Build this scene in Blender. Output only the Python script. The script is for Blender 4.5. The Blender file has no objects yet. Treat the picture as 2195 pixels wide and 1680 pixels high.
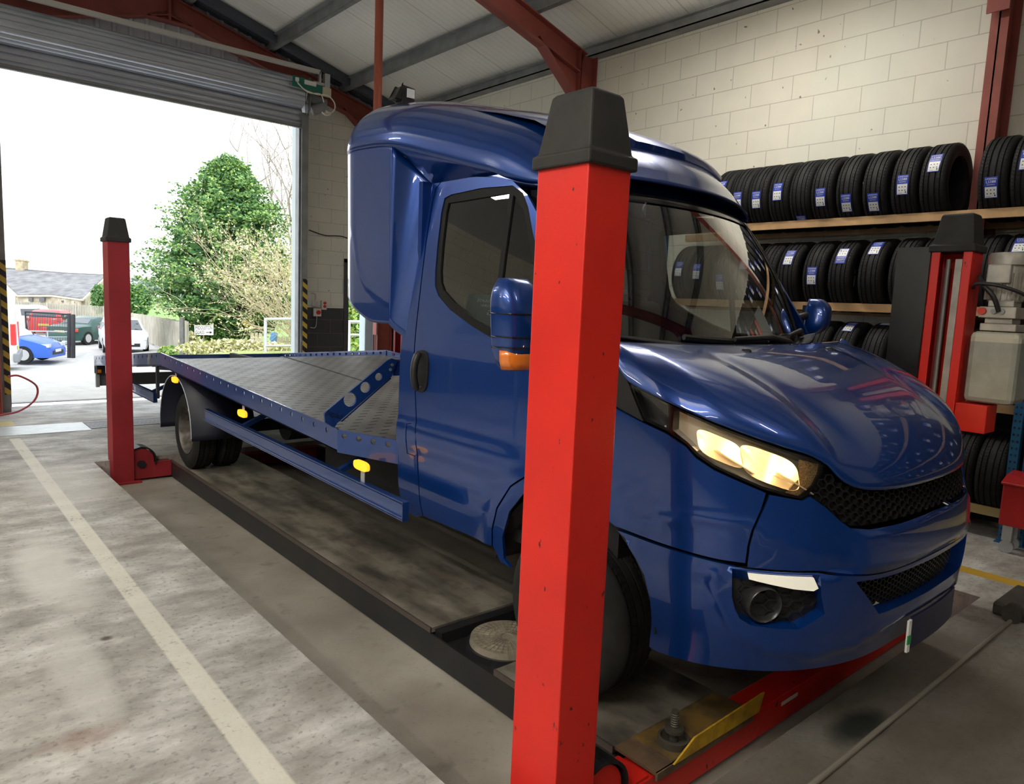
import bpy, bmesh, math, random
import numpy as np
from mathutils import Vector, Matrix, geometry
random.seed(7)
PI = math.pi
C = bpy.context.scene.collection
SC = bpy.context.scene

# ------------------------------------------------------------------ camera
FPX = 1539.38
def cam_axes(yaw, pitch, roll):
    cy, sy = math.cos(yaw), math.sin(yaw)
    f = Vector((sy*math.cos(pitch), cy*math.cos(pitch), math.sin(pitch)))
    r = Vector((cy, -sy, 0)); d = f.cross(r)
    c, s = math.cos(roll), math.sin(roll)
    return c*r + s*d, -s*r + c*d, f
_r, _d, _f = cam_axes(math.radians(40.8313), math.radians(-7.0698), math.radians(-2.46406))
EYE = Vector((0, 0, 1.6))
cam = bpy.data.cameras.new('camera'); cam.sensor_width = 36; cam.sensor_fit = 'HORIZONTAL'
cam.lens = 36*FPX/2195; cam.clip_start = 0.05; cam.clip_end = 500
co = bpy.data.objects.new('camera', cam); C.objects.link(co)
_m = Matrix(((_r.x, -_d.x, -_f.x), (_r.y, -_d.y, -_f.y), (_r.z, -_d.z, -_f.z))).to_4x4()
_m.translation = EYE
co.matrix_world = _m
SC.camera = co
def at(x, y, dist):
    """a point dist metres along the view axis behind picture point x, y (used to survey where things stand)"""
    return EYE + dist*(_r*((x-1097.5)/FPX) + _d*((y-840)/FPX) + _f)

# ------------------------------------------------------------------ world, light, exposure
w = bpy.data.worlds.new('world'); SC.world = w; w.use_nodes = True
wn = w.node_tree.nodes; wl = w.node_tree.links
bg = wn['Background']
tcw = wn.new('ShaderNodeTexCoord'); sep = wn.new('ShaderNodeSeparateXYZ'); rampw = wn.new('ShaderNodeValToRGB')
wl.new(tcw.outputs['Generated'], sep.inputs[0]); wl.new(sep.outputs['Z'], rampw.inputs[0])
rampw.color_ramp.elements[0].position = 0.0; rampw.color_ramp.elements[0].color = (0.98, 0.99, 1.0, 1)
rampw.color_ramp.elements[1].position = 0.7; rampw.color_ramp.elements[1].color = (0.86, 0.92, 1.0, 1)
wl.new(rampw.outputs[0], bg.inputs['Color'])
bg.inputs['Strength'].default_value = 1.9
sun = bpy.data.lights.new('sun', 'SUN'); sun.energy = 1.3; sun.angle = math.radians(12); sun.color = (1, .96, .9)
so = bpy.data.objects.new('sun', sun); C.objects.link(so); so.rotation_euler = (math.radians(48), math.radians(8), math.radians(-35))
SC.view_settings.view_transform = 'Standard'; SC.view_settings.look = 'None'
SC.view_settings.exposure = 0.45; SC.view_settings.gamma = 1.0
SC.view_settings.use_curve_mapping = False
def lamp_area(name, loc, size, power, color=(1, .95, .86)):
    """own light or added uplight of one fluorescent batten (called from the batten builder)"""
    l = bpy.data.lights.new(name, 'AREA'); l.shape = 'RECTANGLE'; l.size, l.size_y = size; l.energy = power; l.color = color
    o = bpy.data.objects.new(name, l); C.objects.link(o); o.location = loc
    return o

# ------------------------------------------------------------------ materials
MAT = {}
def mat(name, col, rough=.5, metal=0., coat=0., spec=.5, emit=None, es=0., noise=0., nscale=8., bump=0., bscale=60., alpha=1., trans=0., dirt=None, dscale=3.):
    if name in MAT: return MAT[name]
    m = bpy.data.materials.new(name); m.use_nodes = True; MAT[name] = m
    n = m.node_tree.nodes; l = m.node_tree.links; b = n['Principled BSDF']
    b.inputs['Base Color'].default_value = (*col, 1); b.inputs['Roughness'].default_value = rough
    b.inputs['Metallic'].default_value = metal; b.inputs['Coat Weight'].default_value = coat
    b.inputs['Coat Roughness'].default_value = .02
    b.inputs['Specular IOR Level'].default_value = spec
    b.inputs['Transmission Weight'].default_value = trans
    if emit: b.inputs['Emission Color'].default_value = (*emit, 1); b.inputs['Emission Strength'].default_value = es
    if noise or dirt:
        tc = n.new('ShaderNodeTexCoord'); nz = n.new('ShaderNodeTexNoise'); nz.inputs['Scale'].default_value = nscale if noise else dscale
        nz.inputs['Detail'].default_value = 6; l.new(tc.outputs['Object'], nz.inputs['Vector'])
        r = n.new('ShaderNodeValToRGB'); l.new(nz.outputs['Fac'], r.inputs[0])
        a, c2 = r.color_ramp.elements
        if dirt:
            a.position, c2.position = .42, .68
            a.color = (*col, 1); c2.color = (*dirt, 1)
        else:
            a.position, c2.position = .3, .7
            a.color = (*[max(0, x*(1-noise)) for x in col], 1); c2.color = (*[min(1, x*(1+noise)) for x in col], 1)
        l.new(r.outputs[0], b.inputs['Base Color'])
    if bump:
        tc = n.new('ShaderNodeTexCoord'); nz = n.new('ShaderNodeTexNoise'); nz.inputs['Scale'].default_value = bscale
        l.new(tc.outputs['Object'], nz.inputs['Vector']); bp = n.new('ShaderNodeBump'); bp.inputs['Strength'].default_value = bump
        bp.inputs['Distance'].default_value = .02
        l.new(nz.outputs['Fac'], bp.inputs['Height']); l.new(bp.outputs[0], b.inputs['Normal'])
    return m
def glass(name, tint, refl=1.0, rough=0.0):
    if name in MAT: return MAT[name]
    m = bpy.data.materials.new(name); m.use_nodes = True; MAT[name] = m
    n = m.node_tree.nodes; l = m.node_tree.links; n.clear()
    out = n.new('ShaderNodeOutputMaterial'); mix = n.new('ShaderNodeMixShader'); tr = n.new('ShaderNodeBsdfTransparent')
    gl = n.new('ShaderNodeBsdfGlossy'); fr = n.new('ShaderNodeFresnel'); fr.inputs['IOR'].default_value = 1.55
    mul = n.new('ShaderNodeMath'); mul.operation = 'MULTIPLY'; mul.inputs[1].default_value = refl; mul.use_clamp = True
    tr.inputs['Color'].default_value = (*tint, 1); gl.inputs['Roughness'].default_value = rough
    l.new(fr.outputs[0], mul.inputs[0]); l.new(mul.outputs[0], mix.inputs[0]); l.new(tr.outputs[0], mix.inputs[1]); l.new(gl.outputs[0], mix.inputs[2])
    l.new(mix.outputs[0], out.inputs[0])
    return m
class NT:
    """small node-tree writer"""
    def __init__(s, name):
        s.m = bpy.data.materials.new(name); s.m.use_nodes = True; MAT[name] = s.m
        s.n = s.m.node_tree.nodes; s.l = s.m.node_tree.links; s.b = s.n['Principled BSDF']
        tc = s.n.new('ShaderNodeTexCoord'); s.co = tc.outputs['Object']
        sp = s.n.new('ShaderNodeSeparateXYZ'); s.l.new(s.co, sp.inputs[0]); s.x, s.y, s.z = sp.outputs
    def put(s, inp, v):
        if isinstance(v, (int, float)): inp.default_value = v
        elif isinstance(v, tuple): inp.default_value = v if len(v) == 4 or len(inp.default_value) == 3 else (*v, 1)
        else: s.l.new(v, inp)
    def math(s, op, a, b=0., c=0., clamp=False):
        q = s.n.new('ShaderNodeMath'); q.operation = op; q.use_clamp = clamp
        s.put(q.inputs[0], a); s.put(q.inputs[1], b); s.put(q.inputs[2], c); return q.outputs[0]
    def noise(s, scale, detail=5, vec=None, rough=.55):
        q = s.n.new('ShaderNodeTexNoise'); q.inputs['Scale'].default_value = scale; q.inputs['Detail'].default_value = detail
        q.inputs['Roughness'].default_value = rough
        s.l.new(vec or s.co, q.inputs['Vector']); return q.outputs['Fac']
    def ramp(s, f, stops):
        q = s.n.new('ShaderNodeValToRGB'); e = q.color_ramp.elements
        while len(e) < len(stops): e.new(.5)
        for k, (p, c) in enumerate(stops):
            e[k].position = p; e[k].color = (*c, 1) if len(c) == 3 else c
        s.l.new(f, q.inputs[0]); return q.outputs[0]
    def mix(s, f, a, b, mode='MIX'):
        q = s.n.new('ShaderNodeMix'); q.data_type = 'RGBA'; q.blend_type = mode
        s.put(q.inputs['Factor'], f); s.put(q.inputs[6], a); s.put(q.inputs[7], b); return q.outputs[2]
    def comb(s, x, y, z):
        q = s.n.new('ShaderNodeCombineXYZ'); s.put(q.inputs[0], x); s.put(q.inputs[1], y); s.put(q.inputs[2], z); return q.outputs[0]
    def bump(s, h, st=.3, dist=.01):
        q = s.n.new('ShaderNodeBump'); q.inputs['Strength'].default_value = st; q.inputs['Distance'].default_value = dist
        s.l.new(h, q.inputs['Height']); s.l.new(q.outputs[0], s.b.inputs['Normal'])
    def band(s, v, lo, hi, soft=.004):
        """1 where lo < v < hi"""
        a = s.math('DIVIDE', s.math('SUBTRACT', v, lo), soft, clamp=True)
        b = s.math('DIVIDE', s.math('SUBTRACT', hi, v), soft, clamp=True)
        return s.math('MULTIPLY', a, b)

BLUE = mat('blue_paint', (.001, .040, .24), rough=.30, metal=.5, coat=1.0)
BLUE2 = mat('blue_body_steel', (.012, .05, .23), rough=.3, metal=.3, coat=.8)
DECKBLUE = BLUE2
NAVY = mat('navy_plastic', (.006, .01, .05), rough=.4)
BLACK = mat('black_plastic', (.012, .012, .013), rough=.45, bump=.05, bscale=200)
GLOSSBLACK = mat('gloss_black', (.008, .008, .009), rough=.12)
DARK = mat('dark_interior', (.012, .012, .014), rough=.8)
RUBBER = mat('rubber', (.010, .010, .011), rough=.66, spec=.3, noise=.25, nscale=30)
RUBBERD = mat('dusty_rubber', (.012, .012, .012), rough=.8, spec=.3, dirt=(.022, .021, .019), dscale=9)
CHROME = mat('chrome', (.8, .8, .8), rough=.08, metal=1)
STEELRIM = mat('rim_silver', (.16, .15, .14), rough=.5, metal=.6, dirt=(.06, .045, .035), dscale=12)
DARKRIM = mat('dark_rim', (.03, .03, .03), rough=.4, metal=.5)
LIFTRED = mat('lift_red', (.68, .018, .01), rough=.42, dirt=(.58, .015, .009), dscale=2.5, bump=.03, bscale=90)
def chips(m):
    """scattered dark paint chips and smears"""
    n = m.node_tree.nodes; l = m.node_tree.links; b = n['Principled BSDF']
    old = b.inputs['Base Color'].links[0].from_socket
    tc = n.new('ShaderNodeTexCoord'); mp = n.new('ShaderNodeMapping'); mp.inputs['Scale'].default_value = (1, 1, .55); l.new(tc.outputs['Object'], mp.inputs[0])
    a = n.new('ShaderNodeTexNoise'); a.inputs['Scale'].default_value = 34; a.inputs['Detail'].default_value = 3; l.new(mp.outputs[0], a.inputs['Vector'])
    r = n.new('ShaderNodeValToRGB'); r.color_ramp.elements[0].position = .70; r.color_ramp.elements[1].position = .735; l.new(a.outputs['Fac'], r.inputs[0])
    mx = n.new('ShaderNodeMix'); mx.data_type = 'RGBA'; l.new(r.outputs[0], mx.inputs['Factor']); l.new(old, mx.inputs[6]); mx.inputs[7].default_value = (.09, .008, .006, 1)
    l.new(mx.outputs[2], b.inputs['Base Color'])
chips(LIFTRED)
SHADERED = mat('shaded_lift_red', (.33, .018, .028), rough=.5, dirt=(.26, .015, .02), dscale=2.5)  # lift red darkened in place of backlit shade on rear posts and crossbeam
FRAMERED = mat('oxide_red_steel', (.24, .052, .038), rough=.6, noise=.15, nscale=4)
CAPBLK = mat('post_cap_black', (.018, .017, .016), rough=.7, noise=.3, nscale=12)
GALV = mat('galvanised', (.5, .52, .54), rough=.42, metal=.6, noise=.12, nscale=7)
GALVDARK = mat('galvanised_dark', (.25, .26, .265), rough=.5, metal=.4, noise=.2, nscale=5)
WHITE = mat('white_paint', (.8, .8, .78), rough=.5)
AMBER = mat('amber_lamp', (.9, .4, .01), rough=.3, emit=(1, .40, .015), es=1.1)
AMBERC = mat('amber_lens', (.75, .2, .02), rough=.15, coat=1)
WARM = mat('headlamp_glow', (1, .8, .45), rough=.3, emit=(1, .66, .26), es=4.0)
GLASSW = glass('windscreen_glass', (.84, .88, .85), refl=3.8)
GLASST = glass('tinted_glass', (.2, .22, .23), refl=2.6)
GLASSF = glass('far_window_glass', (.62, .66, .65), refl=1.2)
GLASSC = glass('clear_lens', (.97, .97, .97), refl=.8)
TIMBER = mat('timber', (.5, .31, .15), rough=.6, noise=.25, nscale=5)
RACKBLUE = mat('rack_blue', (.012, .1, .22), rough=.45, noise=.15, nscale=10)
LABELBLUE = mat('label_blue', (.02, .05, .42), rough=.35)
LABELWHITE = mat('label_white', (.78, .8, .8), rough=.4)
ALU = mat('cast_alu', (.42, .4, .36), rough=.5, metal=.35, noise=.2, nscale=14)
YELLOW = mat('yellow_paint', (.55, .33, .02), rough=.5, dirt=(.3, .17, .02), dscale=14)

# ------------------------------------------------------------------ mesh builder
class MB:
    def __init__(s): s.v = []; s.f = []; s.mi = []
    def add(s, vs, fs, mi=0):
        k = len(s.v); s.v += [tuple(map(float, p)) for p in vs]; s.f += [tuple(i+k for i in f) for f in fs]; s.mi += [mi]*len(fs); return s
    def box(s, c, size, rot=None, mi=0):
        a = [x/2 for x in size]; V = [Vector((i*a[0], j*a[1], k*a[2])) for i in (-1, 1) for j in (-1, 1) for k in (-1, 1)]
        if rot is not None: V = [rot @ q for q in V]
        c = Vector(c)
        return s.add([c+q for q in V], [(0, 1, 3, 2), (4, 6, 7, 5), (0, 4, 5, 1), (2, 3, 7, 6), (0, 2, 6, 4), (1, 5, 7, 3)], mi)
    def span(s, a, b, mi=0):
        return s.box([(p+q)/2 for p, q in zip(a, b)], [abs(q-p) for p, q in zip(a, b)], mi=mi)
    def bar(s, p0, p1, wd, ht, up=(0, 0, 1), mi=0):
        p0, p1 = Vector(p0), Vector(p1); d = (p1-p0); L = d.length; d.normalize()
        u = Vector(up); sd = d.cross(u)
        if sd.length < 1e-5: sd = d.cross(Vector((1, 0, 0)))
        sd.normalize(); u = sd.cross(d)
        R = Matrix((d, sd, u)).transposed()
        return s.box((p0+p1)/2, (L, wd, ht), R, mi)
    def tube(s, path, r, n=8, caps=True, closed=False, mi=0):
        P = [Vector(p) for p in path]; rs = r if isinstance(r, (list, tuple)) else [r]*len(P)
        N = len(P); rings = []; prev = None
        for i in range(N):
            t = (P[(i+1) % N]-P[i-1]) if closed else (P[min(i+1, N-1)]-P[max(i-1, 0)])
            t.normalize()
            if prev is None:
                a = t.orthogonal().normalized()
            else:
                a = prev - t*prev.dot(t); a.normalize()
            prev = a; b = t.cross(a)
            rings.append([P[i]+rs[i]*(math.cos(2*PI*k/n)*a+math.sin(2*PI*k/n)*b) for k in range(n)])
        vs = [q for R in rings for q in R]; fs = []
        for i in range(N if closed else N-1):
            j = (i+1) % N
            for k in range(n): fs.append((i*n+k, i*n+(k+1) % n, j*n+(k+1) % n, j*n+k))
        if caps and not closed: fs += [tuple(range(n-1, -1, -1)), tuple((N-1)*n+k for k in range(n))]
        return s.add(vs, fs, mi)
    def cyl(s, p0, p1, r0, r1=None, n=24, mi=0): return s.tube([p0, p1], [r0, r0 if r1 is None else r1], n, mi=mi)
    def lathe(s, prof, o=(0, 0, 0), axis='Y', n=48, mi=0, ring=False, mis=None):
        """profile of (radius, height along axis)"""
        o = Vector(o); vs = []; N = len(prof)
        for k in range(n):
            a = 2*PI*k/n; c, d = math.cos(a), math.sin(a)
            for r, h in prof:
                if axis == 'Y': q = Vector((r*c, h, r*d))
                elif axis == 'X': q = Vector((h, r*c, r*d))
                else: q = Vector((r*c, r*d, h))
                vs.append(o+q)
        k0 = len(s.v); s.v += [tuple(q) for q in vs]
        for k in range(n):
            j = (k+1) % n
            for i in range(N if ring else N-1):
                i2 = (i+1) % N
                s.f.append((k0+k*N+i, k0+j*N+i, k0+j*N+i2, k0+k*N+i2)); s.mi.append(mis[i] if mis else mi)
        return s
    def prism(s, poly, a, b, axis='Y', mi=0):
        """polygon extruded from a to b along axis; poly in the other two coordinates (cyclic order X:(y,z) Y:(x,z) Z:(x,y))"""
        def P(p, h): return {'X': (h, p[0], p[1]), 'Y': (p[0], h, p[1]), 'Z': (p[0], p[1], h)}[axis]
        n = len(poly)
        tris = geometry.tessellate_polygon([[Vector((p[0], p[1], 0)) for p in poly]])
        s.add([P(p, a) for p in poly]+[P(p, b) for p in poly], [tuple(t) for t in tris]+[tuple(i+n for i in t[::-1]) for t in tris]+[(i, (i+1) % n, n+(i+1) % n, n+i) for i in range(n)], mi)
        return s
    def grid(s, rows, cu=False, cv=False, mi=0):
        n, m = len(rows), len(rows[0]); vs = [p for r in rows for p in r]; fs = []
        for i in range(n if cu else n-1):
            for j in range(m if cv else m-1):
                i2, j2 = (i+1) % n, (j+1) % m
                fs.append((i*m+j, i*m+j2, i2*m+j2, i2*m+j))
        return s.add(vs, fs, mi)
    def build(s, name, mats, parent=None, smooth=None, bevel=0, recalc=True, coll=True, thick=0):
        me = bpy.data.meshes.new(name); me.from_pydata(s.v, [], s.f)
        for m in (mats if isinstance(mats, (list, tuple)) else [mats]): me.materials.append(m)
        for p, i in zip(me.polygons, s.mi): p.material_index = i
        if recalc:
            bm = bmesh.new(); bm.from_mesh(me); bmesh.ops.remove_doubles(bm, verts=bm.verts, dist=1e-6)
            bmesh.ops.recalc_face_normals(bm, faces=bm.faces); bm.to_mesh(me); bm.free()
        if smooth is not None:
            for p in me.polygons: p.use_smooth = True
            me.set_sharp_from_angle(angle=math.radians(smooth))
        o = bpy.data.objects.new(name, me)
        if coll: C.objects.link(o)
        if thick:
            md = o.modifiers.new('thickness', 'SOLIDIFY'); md.thickness = thick; md.offset = 0
        if bevel:
            md = o.modifiers.new('bevel', 'BEVEL'); md.width = bevel; md.segments = 2; md.limit_method = 'ANGLE'; md.angle_limit = math.radians(40)
        if parent: adopt(o, parent)
        return o
def adopt(o, parent):
    o.parent = parent
    top = parent
    while top.parent: top = top.parent
    if parent is top: o.matrix_parent_inverse = Matrix.LocRotScale(top.location, top.rotation_euler, None).inverted()
def tag(o, label, cat, group=None, kind=None):
    if label: o['label'] = label
    if cat: o['category'] = cat
    if group: o['group'] = group
    if kind: o['kind'] = kind
    return o
def thing(name, label, cat, loc=(0, 0, 0), group=None, rot=0):
    o = bpy.data.objects.new(name, None); C.objects.link(o); o.location = loc; o.rotation_euler = (0, 0, rot); o.empty_display_size = .1
    return tag(o, label, cat, group)
def struct(mb, name, m, **k):
    o = mb.build(name, m, **k); o['kind'] = 'structure'; return o
def copy_tree(root, parent=None):
    c = root.copy(); C.objects.link(c)
    if parent: c.parent = parent
    for ch in list(root.children): copy_tree(ch, c)
    return c
_fontcache = {}
def text_geo(txt, size=1.0):
    """triangulated letters as (verts, faces, width) with base line at 0"""
    key = txt
    if key not in _fontcache:
        cu = bpy.data.curves.new('lettering', 'FONT'); cu.body = txt; cu.resolution_u = 2
        o = bpy.data.objects.new('lettering', cu); C.objects.link(o)
        bpy.context.view_layer.update()
        me = bpy.data.meshes.new_from_object(o.evaluated_get(bpy.context.evaluated_depsgraph_get()))
        V = [tuple(v.co)[:2] for v in me.vertices]; Fc = [tuple(p.vertices) for p in me.polygons]
        bpy.data.objects.remove(o); bpy.data.curves.remove(cu); bpy.data.meshes.remove(me)
        x0 = min(p[0] for p in V); x1 = max(p[0] for p in V)
        _fontcache[key] = ([(p[0]-x0, p[1]) for p in V], Fc, x1-x0)
    V, Fc, W = _fontcache[key]
    return [(a*size, b*size) for a, b in V], Fc, W*size
def interp(T, x):
    if x <= T[0][0]: return T[0][1]
    for (a, b), (c, d) in zip(T, T[1:]):
        if x <= c: return b+(d-b)*(x-a)/(c-a)
    return T[-1][1]
# ================================================================== STRUCTURE
XW, YW = 6.72, 11.1              # tyre wall and door wall
RX0, RX1, RY0, RY1, RZ = 1.322, 4.78, 1.237, 7.31, -.2   # lift recess
def cdt_fill(outer, holes=(), step=.3, inner=True, jit=0., rows_z=()):
    """triangulate a polygon with holes and interior points; returns (pts, tris)"""
    def resample(P):
        out = []
        for i in range(len(P)):
            a, b = Vector(P[i]), Vector(P[(i+1) % len(P)]); n = max(1, int(math.ceil((b-a).length/step-1e-6)))
            out += [a+(b-a)*k/n for k in range(n)]
        return out
    loops = [resample(outer)]+[resample(h) for h in holes]
    V = []; E = []
    for L in loops:
        k = len(V); V += L; E += [(k+i, k+(i+1) % len(L)) for i in range(len(L))]
    def inside(p, L):
        r = False; x, y = p
        for i in range(len(L)):
            a, b = L[i], L[i-1]
            if (a[1] > y) != (b[1] > y) and x < (b[0]-a[0])*(y-a[1])/(b[1]-a[1])+a[0]: r = not r
        return r
    A = [np.array([[q[0], q[1]] for q in L]) for L in loops]
    def dist(p):
        d = 1e9
        for L in A:
            B = np.roll(L, -1, 0); ab = B-L; t = np.clip(((p-L)*ab).sum(1)/np.maximum((ab*ab).sum(1), 1e-12), 0, 1)
            d = min(d, np.hypot(*(L+ab*t[:, None]-p).T).min())
        return d
    nb = len(V)
    if inner:
        x0, y0 = A[0].min(0); x1, y1 = A[0].max(0)
        ys = [y0+step*(k+.5) for k in range(int((y1-y0)/step)+1)]
        for z in rows_z: ys = [y for y in ys if abs(y-z) > step*.2]+[z]
        for j, yy in enumerate(ys):
            for i in range(int((x1-x0)/step)+1):
                p = np.array((x0+step*(i+(.5 if j % 2 else 0.)), yy))
                if inside(p, A[0]) and not any(inside(p, h) for h in A[1:]) and dist(p) > step*.42: V.append(Vector(p))
    vs, es, fs, ov, oe, of = geometry.delaunay_2d_cdt([Vector((q[0], q[1])) for q in V], E, [], 0, 1e-7)
    tr = []
    for f in fs:
        c = sum((vs[i] for i in f), Vector((0, 0)))/len(f)
        if inside(c, A[0]) and not any(inside(c, h) for h in A[1:]): tr.append(tuple(f))
    bd = {}
    for f in tr:
        for a, b in zip(f, f[1:]+f[:1]): bd[(a, b)] = 1
    rim = [e for e in bd if (e[1], e[0]) not in bd]
    return vs, tr, rim

# ---- floor material
t = NT('concrete_floor')
big = t.noise(.9, 4); mid = t.noise(3.2, 6); fine = t.noise(38, 3)
strv = t.comb(t.math('MULTIPLY', t.x, 1.1), t.math('MULTIPLY', t.y, 2.2), 0.)
streak = t.noise(2.0, 9, strv, .7)
base = t.ramp(t.math('ADD', t.math('MULTIPLY', streak, .6), t.math('MULTIPLY', mid, .4)), [(.36, (.20, .19, .17)), (.47, (.33, .32, .295)), (.54, (.44, .435, .41)), (.62, (.60, .60, .57))])
base = t.mix(t.math('MULTIPLY', t.ramp(big, [(.5, (0, 0, 0)), (.62, (1, 1, 1))]), .5), base, (.25, .225, .19))
base = t.mix(t.math('MULTIPLY', t.ramp(fine, [(.32, (1, 1, 1)), (.44, (0, 0, 0))]), .5), base, (.12, .11, .1))
# oily ground in front of the lift, darkened further for shade, with a ragged edge
grime_shade = t.math('ADD', t.math('MULTIPLY', t.math('SUBTRACT', t.x, 1.2), .8), t.math('MULTIPLY', t.math('SUBTRACT', 1.9, t.y), .9))
grime_shade = t.math('ADD', grime_shade, t.math('MULTIPLY', t.math('SUBTRACT', big, .5), 3.0))
gm = t.math('MULTIPLY', t.math('MULTIPLY', t.math('DIVIDE', grime_shade, 1.0, clamp=True), t.math('SUBTRACT', 4.9, t.x, clamp=True)), .85)
base = t.mix(gm, base, (.085, .072, .054))
wear = t.math('ADD', t.noise(26, 8, None, .75), t.math('MULTIPLY', t.noise(2.3, 3), .45))
wm = t.math('MULTIPLY', t.band(t.x, .832, .936, .01), t.ramp(wear, [(.58, (.1, .1, .1)), (.66, (1, 1, 1))]))
wm = t.math('MULTIPLY', wm, t.math('MULTIPLY', t.math('LESS_THAN', t.y, 8.8), .8))
base = t.mix(wm, base, (.66, .65, .56))
ym = t.math('MULTIPLY', t.band(t.x, 5.165, 5.305, .008), t.ramp(wear, [(.5, (.2, .2, .2)), (.6, (1, 1, 1))]))
ym = t.math('MULTIPLY', ym, t.math('GREATER_THAN', t.y, -2.))
base = t.mix(ym, base, (.5, .31, .03))
yd = t.math('MULTIPLY', t.band(t.y, 9.62, 9.95, .02), t.math('LESS_THAN', t.x, .98))
base = t.mix(t.math('MULTIPLY', yd, .7), base, (.6, .45, .12))
def blob(cx, cy, rx, ry, wob=.35):
    a = t.math('POWER', t.math('DIVIDE', t.math('SUBTRACT', t.x, cx), rx), 2.); b = t.math('POWER', t.math('DIVIDE', t.math('SUBTRACT', t.y, cy), ry), 2.)
    d = t.math('ADD', t.math('ADD', a, b), t.math('MULTIPLY', t.math('SUBTRACT', mid, .5), wob*6))
    return t.math('SUBTRACT', 1.25, d, clamp=True)
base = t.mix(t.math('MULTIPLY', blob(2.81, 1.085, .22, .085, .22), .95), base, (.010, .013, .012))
base = t.mix(t.math('MULTIPLY', blob(.668, 3.533, .03, .03), .9), base, (.05, .035, .025))
base = t.mix(t.math('MULTIPLY', blob(.721, 4.678, .05, .07), .8), base, (.09, .08, .07))
base = t.mix(t.math('MULTIPLY', blob(.46, 2.75, .16, .09, .6), .45), base, (.2, .09, .06))
base = t.mix(t.math('MULTIPLY', blob(.62, 4.6, .17, .7, .5), .75), base, (.58, .58, .54))
base = t.mix(t.math('MULTIPLY', blob(.52, 3.3, .1, .6, .5), .55), base, (.55, .55, .52))
base = t.mix(t.math('MULTIPLY', blob(1.0, 6.6, .3, .8, .6), .6), base, (.55, .55, .51))
t.l.new(base, t.b.inputs['Base Color'])
t.put(t.b.inputs['Roughness'], t.ramp(streak, [(.3, (.7, .7, .7)), (.7, (.55, .55, .55))]))
t.bump(t.math('ADD', t.math('MULTIPLY', fine, .5), streak), .22, .01)
t2 = NT('recess_concrete')
a = t2.noise(1.6, 6); b_ = t2.noise(7, 6); f_ = t2.noise(60, 2)
cbase = t2.ramp(a, [(.3, (.2, .175, .145)), (.55, (.3, .275, .235)), (.72, (.39, .365, .32))])
cbase = t2.mix(t2.math('MULTIPLY', t2.ramp(b_, [(.62, (0, 0, 0)), (.72, (1, 1, 1))]), .5), cbase, (.11, .09, .07))
cbase = t2.mix(t2.math('MULTIPLY', t2.ramp(f_, [(.3, (1, 1, 1)), (.38, (0, 0, 0))]), .3), cbase, (.09, .08, .07))
t2.l.new(cbase, t2.b.inputs['Base Color']); t2.b.inputs['Roughness'].default_value = .55; t2.bump(b_, .15, .01)

mb = MB()
V, T, rim = cdt_fill([(-8, -6), (XW+.25, -6), (XW+.25, YW), (-8, YW)], [[(RX0, RY0), (RX1, RY0), (RX1, RY1), (RX0, RY1)]], step=1.0)
mb.add([(q.x, q.y, 0) for q in V], T, 0)
c4 = [(RX0, RY0), (RX1, RY0), (RX1, RY1), (RX0, RY1)]
mb.add([(x, y, 0) for x, y in c4]+[(x, y, RZ) for x, y in c4], [(i, (i+1) % 4, 4+(i+1) % 4, 4+i) for i in range(4)], 0)
mb.add([(x, y, RZ) for x, y in c4], [(0, 1, 2, 3)], 1)
fl = struct(mb, 'floor', [MAT['concrete_floor'], MAT['recess_concrete']])

# ---- blockwork walls
def block_mat(name, horiz, paint, band_z=None, band_col=(.05, .047, .052)):
    t = NT(name)
    hz = t.y if horiz == 'y' else t.x
    v = t.comb(t.math('ADD', hz, .008 if horiz == 'y' else .1), t.math('SUBTRACT', t.z, .067), 0.)
    br = t.n.new('ShaderNodeTexBrick'); t.l.new(v, br.inputs['Vector'])
    br.offset = .5; br.inputs['Scale'].default_value = 1.; br.inputs['Brick Width'].default_value = .45
    br.inputs['Row Height'].default_value = .225; br.inputs['Mortar Size'].default_value = .0045; br.inputs['Mortar Smooth'].default_value = .25
    br.inputs['Color1'].default_value = (1, 1, 1, 1); br.inputs['Color2'].default_value = (.93, .93, .93, 1); br.inputs['Mortar'].default_value = (0, 0, 0, 1)
    br.inputs['Bias'].default_value = 0
    n1 = t.noise(3., 4)
    col = t.ramp(n1, [(.3, tuple(c*.93 for c in paint)), (.7, paint)])
    g = t.mix(t.math('MULTIPLY', t.ramp(t.noise(.8, 2), [(.55, (0, 0, 0)), (.7, (1, 1, 1))]), .35), col, (paint[0]*.86, paint[1]*.95, paint[2]*.98))
    pits = t.ramp(t.noise(16, 1), [(.2, (1, 1, 1)), (.235, (0, 0, 0))])
    g = t.mix(t.math('MULTIPLY', pits, .8), g, (.1, .09, .08))
    if band_z: g = t.mix(t.math('LESS_THAN', t.z, band_z), g, band_col)
    g = t.mix(t.math('MULTIPLY', t.math('SUBTRACT', 1., br.outputs['Fac']), 0.), g, g)
    g = t.mix(t.math('MULTIPLY', br.outputs['Fac'], .42), g, (.22, .21, .18))
    sc = t.mix(1.0, (1, 1, 1, 1), br.outputs['Color'], 'MULTIPLY')
    t.l.new(g, t.b.inputs['Base Color']); t.b.inputs['Roughness'].default_value = .65
    drag = t.noise(1., 3, t.comb(t.math('MULTIPLY', hz, 55.), t.math('MULTIPLY', t.z, 4.), 0.))
    h = t.math('ADD', t.math('MULTIPLY', br.outputs['Fac'], -1.), t.math('MULTIPLY', drag, .22))
    t.bump(h, .5, .012)
    return t.m
WALLR = block_mat('painted_block_wall_right', 'y', (.78, .755, .66), 1.385)
WALLB = block_mat('painted_block_wall_back', 'x', (.74, .72, .65), 1.385)
WALLF = block_mat('painted_block_wall_front', 'x', (.72, .7, .62), 2.9, (.09, .088, .09))
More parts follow.
